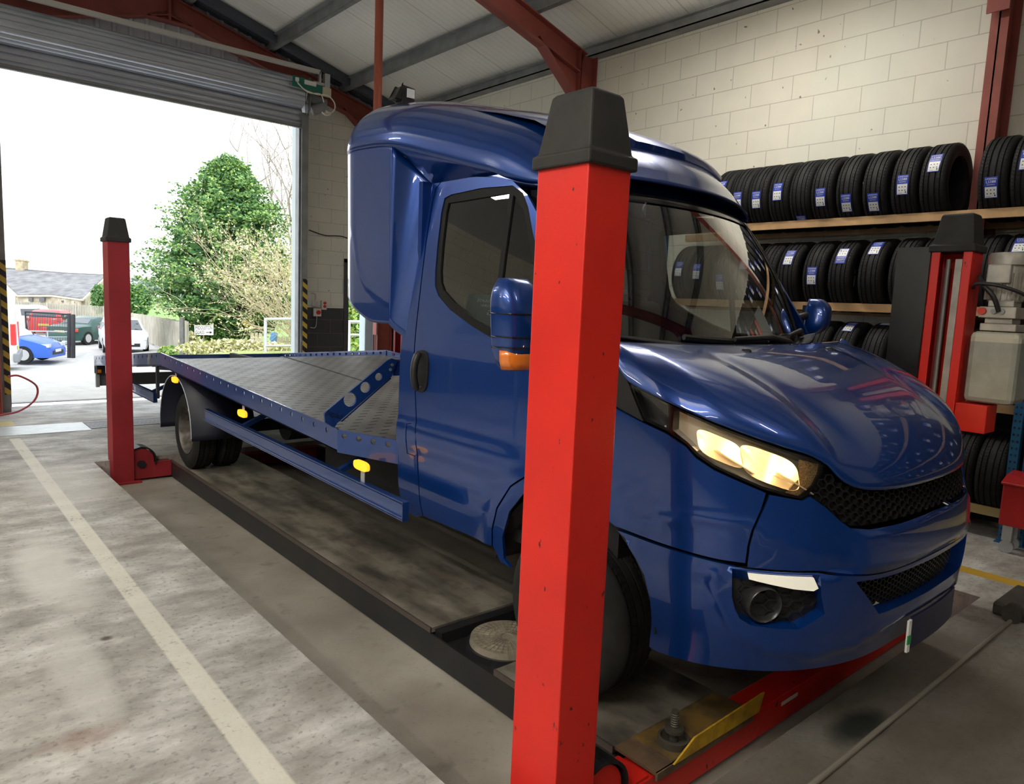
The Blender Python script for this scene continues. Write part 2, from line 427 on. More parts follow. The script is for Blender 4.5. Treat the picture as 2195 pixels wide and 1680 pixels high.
m = MB(); m.span((XW, -6, -.3), (XW+.22, YW+.22, 4.66)); struct(m, 'wall_right', WALLR)
m = MB(); m.span((-8.2, -6.2, -.3), (XW, -6, 7)); struct(m, 'wall_front', WALLF)
m = MB(); m.span((-8.2, -6, -.3), (-8, YW, 4.66)); struct(m, 'wall_left', WALLR)
# door wall: big opening x 1.10..5.02, personnel door x 5.82..6.5
DX0, DX1, DH, PX0, PX1, PH = 1.10, 5.02, 4.55, 5.83, 6.32, 2.15
m = MB()
m.span((-8.2, YW, -.3), (DX0, YW+.22, 4.66)); m.span((DX1, YW, -.3), (PX0, YW+.22, 4.66)); m.span((PX1, YW, -.3), (XW+.22, YW+.22, 4.66))
m.span((PX0, YW, PH), (PX1, YW+.22, 4.66)); m.span((DX0, YW, DH), (DX1, YW+.22, 4.66))
struct(m, 'wall_back', WALLB)
# gable cladding over the door, vertical ribbed sheet
SL, RIDGE, EZ = .28, 3.04, 4.70
def roofz(x): return EZ+SL*(XW-abs(x-RIDGE)-RIDGE)
CLAD = mat('grey_cladding', (.42, .42, .44), rough=.5, noise=.06, nscale=3)
m = MB(); prof = []
x = -.55
while x < XW:
    prof += [(x, 0), (x+.11, 0), (x+.125, .03), (x+.16, .03), (x+.175, 0)]; x += .2
rows = [[(px, YW+.02-dy, 4.66) for px, dy in prof], [(px, YW+.02-dy, max(4.66, roofz(px))) for px, dy in prof]]
m.grid(rows); struct(m, 'wall_back_gable', CLAD)
m = MB(); m.span((-8.2, YW, 4.66), (-.55, YW+.1, 7)); struct(m, 'wall_back_gable_left', CLAD)

# ---- roof sheeting
t = NT('roof_sheet')
rib = t.math('FRACT', t.math('MULTIPLY', t.y, 10.)); lines = t.band(rib, .0, .14, .05)
big_ = t.math('FRACT', t.math('MULTIPLY', t.y, 1.0)); seam = t.band(big_, .0, .02, .004)
cc = t.ramp(t.noise(.7, 3), [(.3, (.74, .735, .69)), (.7, (.83, .825, .78))])
cc = t.mix(t.math('MULTIPLY', lines, .22), cc, (.4, .4, .38)); cc = t.mix(t.math('MULTIPLY', seam, .4), cc, (.3, .3, .28))
t.l.new(cc, t.b.inputs['Base Color']); t.b.inputs['Roughness'].default_value = .5
t.bump(t.math('MULTIPLY', lines, -1.), .35, .01)
m = MB()
for (xa, xb) in ((RIDGE, XW+.3), (RIDGE, -.57)):
    za, zb = roofz(xa), roofz(xb)
    m.add([(xa, -6.2, za), (xb, -6.2, zb), (xb, YW+.3, zb), (xa, YW+.3, za), (xa, -6.2, za+.08), (xb, -6.2, zb+.08), (xb, YW+.3, zb+.08), (xa, YW+.3, za+.08)],
          [(0, 1, 2, 3), (4, 7, 6, 5), (0, 4, 5, 1), (1, 5, 6, 2), (2, 6, 7, 3), (3, 7, 4, 0)])
for (xa, xb) in ((-.57, -4.2), (-8.2, -4.2)):
    za = roofz(-.57); zb = za+SL*3.63
    if xa < -5: za = zb-SL*4.
    m.add([(xa, -6.2, za), (xb, -6.2, zb), (xb, YW+.3, zb), (xa, YW+.3, za), (xa, -6.2, za+.08), (xb, -6.2, zb+.08), (xb, YW+.3, zb+.08), (xa, YW+.3, za+.08)],
          [(0, 1, 2, 3), (4, 7, 6, 5), (0, 4, 5, 1), (1, 5, 6, 2), (2, 6, 7, 3), (3, 7, 4, 0)])
struct(m, 'ceiling', MAT['roof_sheet'])

# ---- steel frames
def ibeam(m, p0, p1, depth, width, up, tw=.012):
    p0, p1, up = Vector(p0), Vector(p1), Vector(up).normalized()
    m.bar(p0, p1, tw, depth, up)
    for s in (-1, 1): m.bar(p0+up*s*(depth/2-.007), p1+up*s*(depth/2-.007), width, .014, up)
def frame(y, label, fw=.15, cx=6.47):
    r = thing('portal_frame', label, 'steel frame', (6.46, y, 0))
    c = MB(); ibeam(c, (cx, y, 0), (cx, y, 4.58), .28, fw, (1, 0, 0)); c.box((cx, y, .008), (.34, fw+.05, .016)); c.build('column', FRAMERED, r)
    nrm = Vector((SL, 0, 1)).normalized()
    q = MB(); off = .18+.14
    p0 = Vector((6.40, y, roofz(6.40)-off-.01)); p1 = Vector((RIDGE, y, roofz(RIDGE)-off-.01))
    ibeam(q, p0, p1, .26, .15, nrm); q.build('rafter', FRAMERED, r)
    q = MB(); p2 = Vector((-.4, y, roofz(-.4)-off-.01)); ibeam(q, p2, p1, .26, .15, Vector((-SL, 0, 1))); q.build('rafter', FRAMERED, r)
    # haunch: tapering web with an angled bottom flange
    h = MB(); a, b = (6.33, 4.04), (5.66, roofz(5.66)-.41)
    h.prism([(6.33, 4.04), (5.66, roofz(5.66)-.40), (6.33, roofz(6.33)-.40)], y-.006, y+.006, 'Y')
    h.bar((a[0], y, a[1]), (b[0], y, b[1]), .15, .014, (.6, 0, .8)); h.bar((6.335, y, 3.9), (6.335, y, 4.6), .15, .014, (1, 0, 0)); h.build('haunch', FRAMERED, r)
    k = MB(); k.prism([(RIDGE-.35, roofz(RIDGE)-.53), (RIDGE, roofz(RIDGE)-.535), (RIDGE+.35, roofz(RIDGE)-.53), (RIDGE, roofz(RIDGE)-.38)], y-.006, y+.006, 'Y')
    k.bar((RIDGE-.33, y, roofz(RIDGE)-.53), (RIDGE+.33, y, roofz(RIDGE)-.53), .15, .014); k.box((RIDGE, y, roofz(RIDGE)-.36), (.03, .16, .35)); k.build('apex_haunch', FRAMERED, r)
    return r
frame(6.4, 'red portal frame whose haunch meets the block wall above the near post')
frame(2.005, 'red portal frame column rising behind the tyres at the right edge', .12, 6.54)
frame(YW-.085, 'red portal frame against the gable over the roller door')
frame(-2.4, 'red portal frame behind the camera')
# purlins, eaves beam, gable trim
def zed(m, x, z, y0, y1, h=.14, wd=.07):
    m.span((x-.004, y0, z-h), (x+.004, y1, z)); m.span((x-wd, y0, z-.004), (x, y1, z)); m.span((x, y0, z-h), (x+wd, y1, z-h+.004))
    m.span((x+wd-.003, y0, z-h), (x+wd, y1, z-h+.02))
for k, x in enumerate((5.62, 4.44, 3.27, 2.8, 1.63, .45)):
    lab = {0: 'grey steel purlin lowest on the slope over the tyre wall', 1: 'grey steel purlin second up the slope over the tyre wall', 2: 'grey steel purlin just beside the ridge on the tyre wall side'}.get(k, 'grey steel purlin %s on the far slope of the roof' % ('near the ridge', 'half way down', 'nearest the eaves')[k-3])
    m = MB(); zed(m, x, min(roofz(x-.07), roofz(x+.07))-.006, -5.98, YW-.01); o = m.build('purlin', GALVDARK); tag(o, lab, 'purlin', 'roof purlins')
m = MB(); m.span((6.56, -5.98, 4.60), (6.715, YW-.01, 4.615)); m.span((6.56, -5.98, 4.60), (6.568, YW-.01, 4.70)); m.span((6.50, -5.98, 4.69), (6.62, YW-.01, 4.70)); m.span((6.61, -5.98, 4.66), (6.715, YW-.01, 4.665))
tag(m.build('eaves_beam', GALVDARK), 'grey steel eaves channel running along the top of the block wall', 'eaves beam')
m = MB()
m.bar((XW, YW-.03, roofz(XW)-.03), (RIDGE, YW-.03, roofz(RIDGE)-.03), .16, .1, (SL, 0, 1)); m.bar((-.5, YW-.03, roofz(-.5)-.03), (RIDGE, YW-.03, roofz(RIDGE)-.03), .16, .1, (-SL, 0, 1))
m.bar((XW, YW-.36, roofz(XW)-.07), (RIDGE, YW-.36, roofz(RIDGE)-.07), .1, .12, (SL, 0, 1))
o = m.build('trim_1', mat('dark_slate_trim', (.06, .07, .09), rough=.5)); o['kind'] = 'structure'
# second bay: valley beam
m = MB(); m.span((-.62, -6, roofz(-.57)-.15), (-.5, YW, roofz(-.57)-.02)); o = m.build('valley_beam', GALVDARK); tag(o, 'grey valley beam over the left columns', 'beam')

# ---- roller door
GX0, GX1 = 1.05, 4.80
r = thing('roller_door', 'grey slatted roller shutter coiled above the big open doorway', 'roller door', (2.9, YW-.4, 0))
SHUT = mat('shutter_steel', (.54, .58, .66), rough=.33, metal=.6, noise=.06, nscale=2)
yc = YW-.40; pitch = .085
P = []; z = 4.10
while z < 4.50:
    for k in range(7): P.append((yc-.016*math.sin(PI*k/7), z+pitch*k/7*.97))
    P.append((yc+.008, z+pitch*.985)); z += pitch
m = MB(); m.grid([[(GX0-.02, y, z) for y, z in P], [(GX1+.02, y, z) for y, z in P]]); m.build('curtain', SHUT, r, smooth=30)
m = MB(); m.span((GX0-.02, yc-.025, 4.078), (GX1+.02, yc+.025, 4.10)); m.span((GX0-.02, yc-.028, 4.12), (GX1+.02, yc-.02, 4.13)); m.build('bottom_rail', GALVDARK, r)
cy_, cz, cr = YW-.47, 4.56, .205
prof = []; NS = 16
for k in range(NS):
    a0 = 2*PI*k/NS
    for j in range(6):
        a = a0+2*PI/NS*.95*j/5; rr = cr+.014*math.sin(PI*j/5); prof.append((rr*math.cos(a), rr*math.sin(a)))
    a = a0+2*PI/NS*.975; prof.append(((cr-.014)*math.cos(a), (cr-.014)*math.sin(a)))
m = MB(); m.grid([[(GX0-.02, cy_+a, cz+b) for a, b in prof], [(GX1-.02, cy_+a, cz+b) for a, b in prof]], cv=True)
for x in (GX0-.02, GX1-.02): m.add([(x, cy_+a, cz+b) for a, b in prof], [tuple(range(len(prof)))])
m.build('coil', SHUT, r, smooth=30)
m = MB(); m.cyl((GX0-.1, cy_, cz), (GX1+.2, cy_, cz), .05); m.build('barrel', GALVDARK, r)
for x in (GX0-.05, GX1+.06):
    m = MB(); m.prism([(cy_-.14, cz-.24), (cy_+.1, cz-.34), (cy_+.26, cz-.2), (cy_+.26, cz+.2), (cy_-.14, cz+.22)], x-.006, x+.006, 'X'); m.build('end_plate', GALVDARK, r)
m = MB(); m.span((GX0-.3, cy_-.31, cz+.25), (GX1+.14, cy_-.26, cz+.31)); m.build('top_angle', mat('angle_grey', (.5, .49, .47), rough=.5), r)
m = MB(); m.span((GX1+.21, cy_-.31, cz-.02), (GX1+.29, cy_-.23, cz+.28)); m.build('bracket', GALV, r)
m = MB(); m.span((GX1+.12, cy_-.31, cz+.12), (GX1+.15, cy_-.26, cz+.28)); m.span((GX1+.04, cy_-.3, cz+.10), (GX1+.24, cy_-.24, cz+.14)); m.build('bracket', GALV, r)
for x, nm in ((GX0, 'left'), (GX1, 'right')):
    m = MB(); sg = 1 if nm == 'left' else -1
    m.span((min(x, x-.10*sg), yc-.055, 0), (max(x, x-.10*sg), yc-.047, 4.3)); m.span((min(x, x-.10*sg), yc+.047, 0), (max(x, x-.10*sg), yc+.055, 4.3)); m.span((min(x-.10*sg, x-.108*sg), yc-.055, 0), (max(x-.10*sg, x-.108*sg), YW-.01, 4.3))
    m.span((min(x, x-.05*sg), yc+.04, 0), (max(x, x-.05*sg), yc+.048, 4.3))
    m.build('guide', GALVDARK, r)
m = MB(); m.cyl((GX1+.0, cy_-.02, cz-.05), (GX1+.34, cy_-.06, cz-.10), .085, n=20); m.build('motor', GALVDARK, r, smooth=40)
m = MB(); m.cyl((GX1+.10, cy_-.1, cz-.24), (GX1+.30, cy_-.16, cz-.14), .075, n=16); m.build('gearbox', GALVDARK, r, smooth=40)
by = cy_-.285
m = MB(); m.box((GX1-.05, by, cz+.065), (.46, .02, .15), Matrix.Rotation(.05, 3, 'Y')); m.build('circuit_board', mat('board_green', (.01, .16, .12), rough=.4), r)
m = MB(); m.box((GX1-.02, by-.018, cz+.09), (.18, .02, .06)); m.build('board_cover', WHITE, r)
m = MB(); m.box((GX1-.22, by-.018, cz+.10), (.05, .02, .05)); m.build('board_chip', WHITE, r)
m = MB(); m.box((GX1+.24, by-.01, cz+.02), (.13, .05, .12)); m.build('terminal_block', mat('cream_plastic', (.6, .55, .42)), r)
def wob(pts, n=10):
    out = []
    for i in range(len(pts)-1):
        p0 = Vector(pts[max(0, i-1)]); p1 = Vector(pts[i]); p2 = Vector(pts[i+1]); p3 = Vector(pts[min(len(pts)-1, i+2)])
        for k in range(n):
            s = k/n; out.append(.5*((2*p1)+(p2-p0)*s+(2*p0-5*p1+4*p2-p3)*s*s+(3*p1-p0-3*p2+p3)*s**3))
    out.append(Vector(pts[-1])); return out
CREAMC = mat('cable_cream', (.75, .72, .6))
m = MB(); m.tube(wob([(GX1-.24, by-.03, cz+.08), (GX1-.12, by-.04, cz-.02), (GX1+.08, by-.05, cz-.05), (GX1+.24, by-.05, cz-.03), (GX1+.36, by-.04, cz-.12), (GX1+.34, by-.03, cz-.24), (GX1+.18, by-.03, cz-.29)]), .009, 6); m.build('cable', CREAMC, r)
m = MB(); m.tube(wob([(GX1-.22, by-.04, cz+.04), (GX1-.06, by-.045, cz-.05), (GX1+.12, by-.06, cz-.04), (GX1+.18, by-.05, cz-.14)]), .007, 6); m.build('cable', CREAMC, r)
m = MB(); m.tube(wob([(GX1+.16, by-.03, cz-.28), (GX1+.22, by-.04, cz-.31), (GX1+.30, by-.03, cz-.28), (GX1+.22, by-.03, cz-.25)]), .012, 6); m.build('cable', CREAMC, r)
for dx in (-.08, -.03):
    m = MB(); m.tube([(GX1+dx, by, cz-.0), (GX1+dx+.005, by+.01, cz-.36)], .004, 5); m.build('chain', BLACK, r)
t = NT('hazard_tape')
st = t.math('FRACT', t.math('MULTIPLY', t.math('ADD', t.z, t.math('MULTIPLY', t.math('ADD', t.x, t.y), .8)), 6.6))
t.l.new(t.ramp(st, [(.48, (.6, .42, .06)), (.5, (.015, .015, .02))]), t.b.inputs['Base Color']); t.b.inputs['Roughness'].default_value = .45
m = MB(); m.span((GX0-.06, yc-.062, .22), (GX0+.004, yc-.056, 1.85)); m.span((GX0+.0, yc-.06, .22), (GX0+.006, yc+.05, 1.85)); m.build('hazard_tape', MAT['hazard_tape'], r)
m = MB(); m.span((GX1+.03, yc-.062, .25), (GX1+.105, yc-.056, 1.83)); m.build('hazard_tape', MAT['hazard_tape'], r)
m = MB(); m.span((4.94, YW+.06, 0), (5.02, YW+.22, 4.55)); o = m.build('trim_2', mat('pale_frame', (.62, .72, .72), rough=.5)); o['kind'] = 'structure'
m = MB(); ibeam(m, (.84, YW-.62, 0), (.84, YW-.62, 4.6), .2, .2, (1, 0, 0)); tag(m.build('stanchion', FRAMERED), 'dark red steel stanchion beside the left door guide', 'column')
# personnel door frame (dark), its opening stands open
m = MB(); m.span((PX0-.07, YW-.03, 0), (PX0+.01, YW+.22, PH+.06)); m.span((PX1, YW-.03, 0), (PX1+.06, YW+.22, PH+.06)); m.span((PX0-.07, YW-.03, PH), (PX1+.06, YW+.22, PH+.06))
o = m.build('door_1', mat('dark_frame', (.06, .06, .065), rough=.5)); o['kind'] = 'structure'
# floor channel, plate and threshold drain by the door
r = thing('floor_channel', 'grated steel drain channel in the floor behind the far post', 'drain', (3.3, 9.28, 0))
m = MB(); m.span((1.62, 9.06, .0), (4.9, 9.10, .006)); m.span((1.62, 9.46, 0), (4.9, 9.5, .006)); m.build('edge', GALVDARK, r)
t = NT('grating'); g1 = t.band(t.math('FRACT', t.math('MULTIPLY', t.math('ADD', t.x, t.y), 22.)), .0, .5, .1); g2 = t.band(t.math('FRACT', t.math('MULTIPLY', t.y, 14.)), .3, .8, .1)
t.l.new(t.mix(t.math('MULTIPLY', g1, g2), (.015, .015, .015), (.3, .3, .3)), t.b.inputs['Base Color']); t.b.inputs['Roughness'].default_value = .5; t.b.inputs['Metallic'].default_value = .4
m = MB(); m.span((1.62, 9.10, 0), (4.9, 9.46, .004)); m.build('grating', MAT['grating'], r)
m = MB(); m.span((-.3, 8.96, 0), (1.61, 9.52, .006)); tag(m.build('steel_cover_plate', mat('cover_plate', (.52, .57, .58), rough=.4, metal=.3, noise=.12, nscale=9)), 'pale steel plate covering the drain left of the grating', 'cover plate')
m = MB(); m.span((1.12, 11.36, 0), (5.0, 11.46, .004)); tag(m.build('threshold_drain', MAT['grating']), 'narrow slotted drain across the door threshold', 'drain')
# red drop pipe
m = MB(); pipe = (4.585, 8.03)
m.tube([(pipe[0], pipe[1], roofz(pipe[0])-.02), (pipe[0], pipe[1], 2.45)], .05, 16); tag(m.build('drop_pipe', mat('pipe_red', (.42, .1, .06), rough=.5)), 'slim red pipe dropping from the roof behind the blue pod', 'pipe')
# wall switches by the door
def switchbox(x, z, wd, h, label, knob):
    r = thing('isolator_switch', label, 'switch', (x, YW, z), 'switches beside the roller door')
    m = MB(); m.box((x, YW-.04, z), (wd, .08, h)); m.build('housing', mat('switch_cream', (.7, .68, .6)), r, bevel=.006)
    for dz, c in knob:
        m = MB(); m.cyl((x, YW-.08, z+dz), (x, YW-.105, z+dz), .035 if len(knob) == 1 else .022, n=16); m.build('knob', mat(c+'_knob', {'red': (.6, .02, .02), 'black': (.02, .02, .02)}[c], rough=.4), r)
    return r
switchbox(5.27, 1.31, .11, .13, 'lower cream isolator box with one red knob beside the roller door', [(0, 'red')])
switchbox(5.38, 1.43, .08, .15, 'cream push button box right of the isolator on the back wall', [(.035, 'red'), (-.02, 'red')])
m = MB(); m.box((5.24, YW-.03, 1.45), (.08, .06, .08)); tag(m.build('junction_box', mat('switch_grey', (.6, .6, .58))), 'small grey junction box above the isolator', 'junction box')
m = MB(); m.tube(wob([(5.17, YW-.03, 1.62), (5.24, YW-.03, 1.6), (5.24, YW-.03, 1.5)]), .006, 6); tag(m.build('cable', mat('cable_grey', (.4, .4, .4))), 'short grey cable looping into the junction box above the isolator', 'cable'); m = MB(); m.tube(wob([(5.27, YW-.03, 1.25), (5.25, YW-.03, 1.07), (5.16, YW-.03, 1.06)]), .007, 6); tag(m.build('cable', mat('cable_grey', (.4, .4, .4))), 'thin grey cable hanging below the lower isolator box', 'cable')
m = MB(); m.tube(wob([(5.13, YW-.02, 2.62), (5.4, YW-.02, 2.56), (5.7, YW-.02, 2.57), (6.0, YW-.02, 2.5)]), .008, 6); tag(m.build('cable', BLACK), 'black cable sagging across the white block wall by the door', 'cable')
# red air hose by the left guide
m = MB(); m.tube(wob([(1.0, 10.36, .47), (1.12, 10.4, .47), (1.3, 10.5, .33), (1.28, 10.5, .16), (1.1, 10.36, .05), (.9, 10.3, .02)]), .012, 8); tag(m.build('air_hose', mat('hose_red', (.4, .05, .06), rough=.4)), 'red air hose looped at the foot of the left door guide', 'hose')
# pipe on the floor in the right foreground
m = MB(); m.tube([(1.5, 1.015, .011), (4.5, 1.015, .011)], .011, 10); tag(m.build('conduit', mat('floor_conduit', (.2, .18, .15), rough=.6)), 'grey conduit pipe along the floor in front of the lift', 'conduit')
r = thing('floor_box', 'dark metal box on the floor at the conduit end', 'box', (4.78, 1.0, 0))
m = MB(); m.span((4.56, .86, 0), (5.0, 1.12, .07)); m.build('body', mat('dark_box', (.05, .045, .04), rough=.6, noise=.3), r, bevel=.012)
m = MB(); m.cyl((4.50, 1.015, .05), (4.56, 1.015, .05), .05, n=16); m.build('knob', mat('dark_box', (.05, .045, .04)), r, smooth=40)
# fluorescent battens, some of them added as unseen fill
def batten(x, y, z, L, power, label, along='Y'):
    r = thing('batten_or_fill_light', label, 'light', (x, y, z), 'fluorescent battens')
    m = MB(); sx, sy = (.1, L) if along == 'Y' else (L, .1)
    m.box((x, y, z+.05), (sx, sy, .06)); m.build('housing', WHITE, r)
    m = MB(); k = L/2-.04
    if along == 'Y': m.cyl((x, y-k, z), (x, y+k, z), .019, n=12)
    else: m.cyl((x-k, y, z), (x+k, y, z), .019, n=12)
    m.build('tube', mat('tube_lit', (1, 1, 1), emit=(1, .9, .72), es=14), r)
    m = MB(); m.tube([(x, y, z+.08), (x, y, 6)], .006, 6); m.build('hanger', GALV, r)
    for up in (0, 1):
        o = lamp_area('batten_glow_fill', (x, y, z-.03 if not up else z+.09), (.12, L), power*(.44 if not up else .56))
        if up: o.rotation_euler = (PI, 0, 0)  # added uplight above the housing to brighten the ceiling
        adopt(o, r)
BAT = [(-1.4, .6, 3.9), (-1.15, 6.6, 4.0), (-3.6, 1.6, 4.1), (-3.8, -1.6, 4.2), (5.1, 3.6, 4.5), (-5.8, 5., 4.2), (2.4, -2.2, 4.6)]  # tyre-wall and ridge battens are added, unseen fill for wall and windscreen
BPW = [150, 88, 135, 62, 84, 95, 40]
for k, (x, y, z) in enumerate(BAT):
    batten(x, y, z, 1.5, BPW[k], ('fluorescent batten over the bays left of the lift' if x < 1 else 'added fill light, built as a batten near the tyre wall' if x > 4 else 'added fill light, built as a batten under the ridge in front of the lift') )
# ================================================================== FOUR POST LIFT
def post(x0, y0, w, l, inner, label, LIFTRED=LIFTRED):
    """inner = +1: the open channel faces +X"""
    r = thing('lift_post', label, 'lift post', (x0+w/2, y0+l/2, RZ), 'posts of the vehicle lift')
    th, lip = .008, .045
    P = [(0, 0), (w, 0), (w, lip), (w-th, lip), (w-th, th), (th, th), (th, l-th), (w-th, l-th), (w-th, l-lip), (w, l-lip), (w, l), (0, l)]
    P = [((x0+a) if inner > 0 else (x0+w-a), y0+b) for a, b in P]
    if inner < 0: P = P[::-1]
    m = MB(); m.prism(P, RZ, 2.005, 'Z'); m.build('column', LIFTRED, r, bevel=.006)
    c = MB(); e = .014
    def ring(z, k): return [(x0-k, y0-k, z), (x0+w+k, y0-k, z), (x0+w+k, y0+l+k, z), (x0-k, y0+l+k, z)]
    R = [ring(1.985, e), ring(2.022, e), ring(2.026, .002), ring(2.19, -.022), ring(2.196, -.03)]
    vs = [p for q in R for p in q]; fs = [(3, 2, 1, 0), (16, 17, 18, 19)]
    for i in range(4):
        for k in range(4): fs.append((i*4+k, i*4+(k+1) % 4, i*4+4+(k+1) % 4, i*4+4+k))
    c.add(vs, fs); c.build('cap', CAPBLK, r, bevel=.006)
    b = MB(); b.box((x0+w/2, y0+l/2, RZ+.008), (w+.1, l+.1, .016)); b.build('base_plate', LIFTRED, r)
    # lock ladder and lifting chain inside the channel
    k = MB(); xm = x0+w*.45
    k.box((xm-.0*inner, y0+l*.42, 1.0), (.012, .035, 1.9))
    k.build('lock_ladder', ALU, r)
    k = MB(); k.tube([(xm, y0+l*.68, RZ+.3), (xm, y0+l*.68, 1.95)], .012, 8); k.build('cable', GALVDARK, r)
    k = MB(); k.box((x0+w/2-inner*.02, y0+l*.74, .85), (.05, .03, 2.1)); k.build('guide_strip', mat('dark_red', (.16, .012, .012), rough=.6), r)
    return r
PWD, PLN = .175, .205
PXL, PXR, PYN, PYF = 1.45, 4.48, 1.40, 7.17
post(PXL, PYN, PWD, PLN, 1, 'bright red lift post with black cap standing in front of the truck door')
post(PXL, PYF, PWD, PLN, 1, 'dark red lift post with black cap beside the rear wheels', SHADERED)
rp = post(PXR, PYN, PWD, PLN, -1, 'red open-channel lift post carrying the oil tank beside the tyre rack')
post(PXR, PYF, PWD, PLN, -1, 'lift post hidden behind the cab near the back wall', SHADERED)
m = MB(); m.span((PXR-.004, PYN+PLN+.004, 1.18), (PXR+.012, PYN+PLN+.185, 2.015)); m.build('black_panel', mat('panel_black', (.012, .012, .013), rough=.35), rp)
# runways
t = NT('runway_steel')
q1 = t.noise(2.0, 7, t.comb(t.math('MULTIPLY', t.x, 3.), t.math('MULTIPLY', t.y, .8), 0.)); q2 = t.noise(9, 6)
cc = t.ramp(q1, [(.3, (.05, .045, .04)), (.48, (.15, .135, .11)), (.65, (.25, .225, .19))])
cc = t.mix(t.math('MULTIPLY', t.ramp(q2, [(.5, (0, 0, 0)), (.7, (1, 1, 1))]), .6), cc, (.05, .043, .035))
t.l.new(cc, t.b.inputs['Base Color']); t.b.inputs['Roughness'].default_value = .5; t.bump(q2, .15, .01)
RUN = MAT['runway_steel']; RUNSIDE = mat('runway_side', (.011, .012, .016), rough=.45, dirt=(.02, .019, .018), dscale=6)
def runway(x0, x1, label):
    r = thing('lift_runway', label, 'lift runway', ((x0+x1)/2, 4.3, RZ), 'runways of the vehicle lift')
    zt = -.02
    m = MB()
    m.span((x0+.012, 2.80, zt-.025), (x1-.012, 7.17, zt)); m.span((x0+.012, 1.60, zt-.025), (x1-.012, 2.30, zt))
    m.build('deck', RUN, r)
    m = MB()
    for a, b in ((x0, x0+.012), (x1-.012, x1)):
        m.span((a, 1.58, RZ+.012), (b, 7.19, zt-.028))
    m.span((x0, 7.18, RZ+.012), (x1, 7.19, zt-.005))
    m.build('side_beam', RUNSIDE, r)
    m = MB(); m.span((x0, 1.6, zt-.026), (x0+.008, 2.3, zt+.002)); m.span((x0, 2.80, zt-.026), (x0+.008, 7.19, zt+.002)); m.build('edge_angle', mat('edge_steel', (.12, .1, .09), rough=.4, metal=.5), r)
    m = MB(); m.span((x0+.012, 2.3, zt-.085), (x1-.012, 2.8, zt-.07)); m.span((x0+.03, 2.74, zt-.07), (x1-.03, 2.80, zt-.012)); m.build('recess_tray', RUNSIDE, r)
    m = MB(); cx, cy = x0+.265, 2.52
    m.cyl((cx, cy, zt-.07), (cx, cy, zt-.035), .2, n=40); m.build('turnplate_base', RUNSIDE, r)
    m = MB(); m.cyl((cx, cy, zt-.035), (cx, cy, zt-.006), .185, .18, n=48)
    for k in range(36):
        a = 2*PI*k/36; m.bar((cx+.03*math.cos(a), cy+.03*math.sin(a), zt-.005), (cx+.172*math.cos(a), cy+.172*math.sin(a), zt-.005), .004, .004)
    for rr in (.06, .09, .12, .15): m.tube([(cx+rr*math.cos(2*PI*k/40), cy+rr*math.sin(2*PI*k/40), zt-.005) for k in range(40)], .0025, 4, closed=True)
    m.build('turnplate', mat('turnplate_alu', (.33, .29, .23), rough=.45, metal=.35, noise=.2, nscale=15), r)
    m = MB(); m.span((x0+.012, 1.405, zt-.012), (x1-.012, 1.60, zt)); m.span((x0+.012, 1.40, zt-.03), (x1-.03, 1.41, zt)); m.build('end_plate', mat('rusty_plate', (.16, .1, .055), rough=.65, dirt=(.07, .045, .03), dscale=10), r)
    # wheel stop: yellow base, upright yellow plate
    m = MB(); m.span((x0+.11, 1.41, zt), (x0+.62, 1.59, zt+.004)); m.build('stop_base', mat('stop_base', (.2, .12, .03), rough=.5, dirt=(.05, .04, .03), dscale=9), r)
    m = MB(); m.prism([(x0+.1, zt), (x0+.67, zt+.0), (x0+.70, zt+.075), (x0+.22, zt+.06)], 1.395, 1.402, 'Y'); m.build('stop_plate', YELLOW, r)
    # roller jack on the plate
    m = MB(); jx, jy = x0+.2, 1.475
    m.lathe([(.0, 0), (.058, 0), (.06, .028), (.05, .03), (.045, .015), (.02, .015)], (jx, jy, zt+.004), 'Z', 28); m.build('jack_cup', mat('worn_iron', (.09, .08, .065), rough=.5, metal=.4), r, smooth=40)
    m = MB(); m.cyl((jx, jy, zt+.01), (jx, jy, zt+.06), .017, n=16); m.cyl((jx, jy, zt+.055), (jx, jy, zt+.068), .036, n=20); m.cyl((jx, jy, zt+.068), (jx, jy, zt+.135), .0145, n=16)
    for k in range(6): m.lathe([(.0145, .075+k*.009), (.0165, .0775+k*.009), (.0145, .08+k*.009)], (jx, jy, zt), 'Z', 16)
    m.build('jack_bolt', mat('worn_iron', (.09, .08, .065)), r, smooth=40)
    return r
runway(1.95, 2.62, 'black lift runway on the near side under the truck wheels')
runway(3.44, 4.11, 'black lift runway on the far side under the truck')
